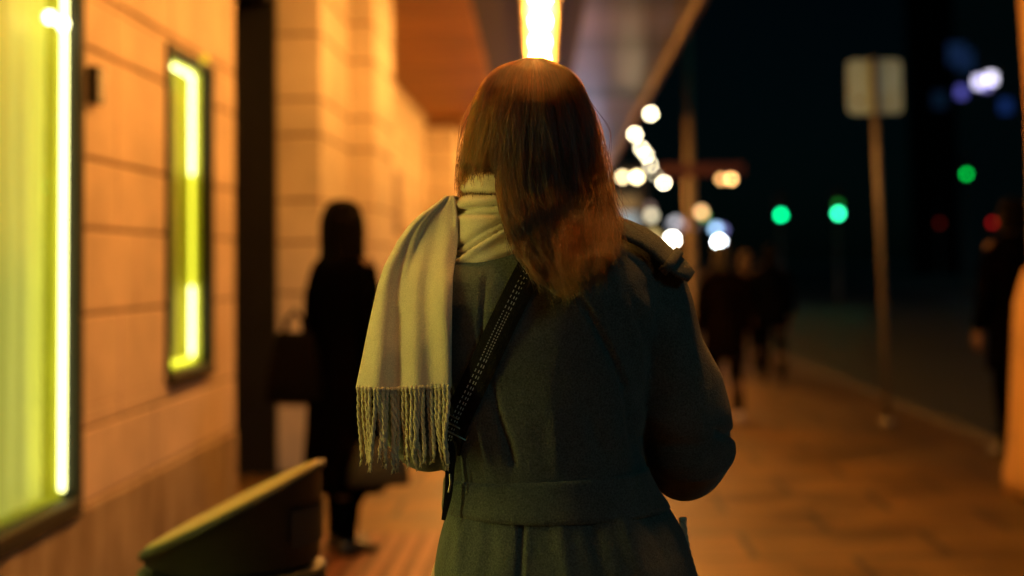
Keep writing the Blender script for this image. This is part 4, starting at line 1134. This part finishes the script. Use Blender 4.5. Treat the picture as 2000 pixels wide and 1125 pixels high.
    Dp = Dp + (np.minimum(Dp, dgrid(X, Y) - .003) - Dp)*np.clip((Y - 290)/70, 0, 1)*(wn > 0)
    fl_ = np.clip((X - 1078)/50, 0, 1)*np.clip((Y - 405)/95, 0, 1)**1.4*(~inner)[:,None]*(Cc > -.1)
    Dp = Dp - .052*fl_*g.uniform(.45, 1.15, (N, 1))
    X = X + 3*fl_*g.uniform(-.4, 1.6, (N, 1))
    # tips lift off the cloth a little
    Dp = Dp - np.where(inner[:,None], 0, tip*np.abs(g.normal(0, .007, N))[:,None])
    if fly:
        a1, a2 = g.uniform(0, 6.28, (2, N, 1)); am = g.uniform(1.5, 9, (N, 1)); fq = g.uniform(.012, .04, (N, 1))
        grow = np.clip((Y - yroot[:,None])/140, 0, 1)
        out_ = np.sign(S)*np.abs(g.normal(0, 3, (N, 1)))*np.clip((Y - yroot[:,None])/50, 0, 1)
        X = X + out_ + am*grow*np.sin(Y*fq + a1) + grow**2*g.normal(0, 9, (N, 1))
        Dp = Dp - .004*grow*np.sin(Y*fq*.8 + a2) - .006*g.random((N, 1))*grow
        Y = Y - (3*np.clip((Y - yroot[:,None])/30, 0, 1) + 6*grow)*np.abs(g.normal(0, 1, (N, 1)))
    # pixel + depth -> world
    kx = (X - 1000 + 2000*SX)/F; ky = -(Y - 562.5 - 2000*SY)/F
    d = np.stack([kx, ky, -np.ones_like(kx)], -1) @ rotT
    p = np.array(CAM) + d*(Dp/d[...,1])[...,None]
    return p - np.array(ORI)
main = strands(NS); fl = strands(1500, True)
allp = np.concatenate([main, fl]); NTOT = len(allp)
hcd = bpy.data.hair_curves.new('hair_strands'); hcd.add_curves([NP]*NTOT)
hcd.points.foreach_set('position', allp.reshape(-1).astype(np.float32))
rad = hcd.attributes.get('radius') or hcd.attributes.new('radius', 'FLOAT', 'POINT')
tp_ = np.interp(np.linspace(0, 1, NP), [0,.15,.8,1], [.8,1,.9,.25])
rv = (np.concatenate([np.full(NS, .00042), np.full(1500, .00034)])*rng.uniform(.8, 1.2, NTOT))[:,None]*tp_[None,:]
rad.data.foreach_set('value', rv.reshape(-1).astype(np.float32))
hmm = bpy.data.materials.new('hair_fibre'); hmm.use_nodes = True; N_ = hmm.node_tree.nodes; L_ = hmm.node_tree.links
N_.remove(N_['Principled BSDF']); hb = N_.new('ShaderNodeBsdfHairPrincipled'); hb.parametrization = 'MELANIN'
hb.inputs['Melanin'].default_value = .69; hb.inputs['Melanin Redness'].default_value = 1.0; hb.inputs['Roughness'].default_value = .21; hb.inputs['Radial Roughness'].default_value = .32
hb.inputs['Random Color'].default_value = .45; hb.inputs['Random Roughness'].default_value = .2
L_.new(hb.outputs[0], N_['Material Output'].inputs[0])
hcd.materials.append(hmm)
hs_o = bpy.data.objects.new('hair_strands', hcd); COL.objects.link(hs_o); hs_o.parent = hair
sc.cycles_curves.shape = 'RIBBONS'; sc.cycles_curves.subdivisions = 2

# ------------------------------------------------------------------ render settings
sc.view_settings.view_transform = 'Standard'; sc.view_settings.look = 'None'; sc.view_settings.exposure = 0; sc.view_settings.gamma = 1
sc.cycles.use_adaptive_sampling = False; sc.cycles.use_denoising = True
sc.cycles.max_bounces = 8; sc.cycles.diffuse_bounces = 3; sc.cycles.glossy_bounces = 3; sc.cycles.transparent_max_bounces = 12
sc.cycles.sample_clamp_indirect = 6; sc.cycles.sample_clamp_direct = 0
sc.cycles.caustics_reflective = False; sc.cycles.caustics_refractive = False
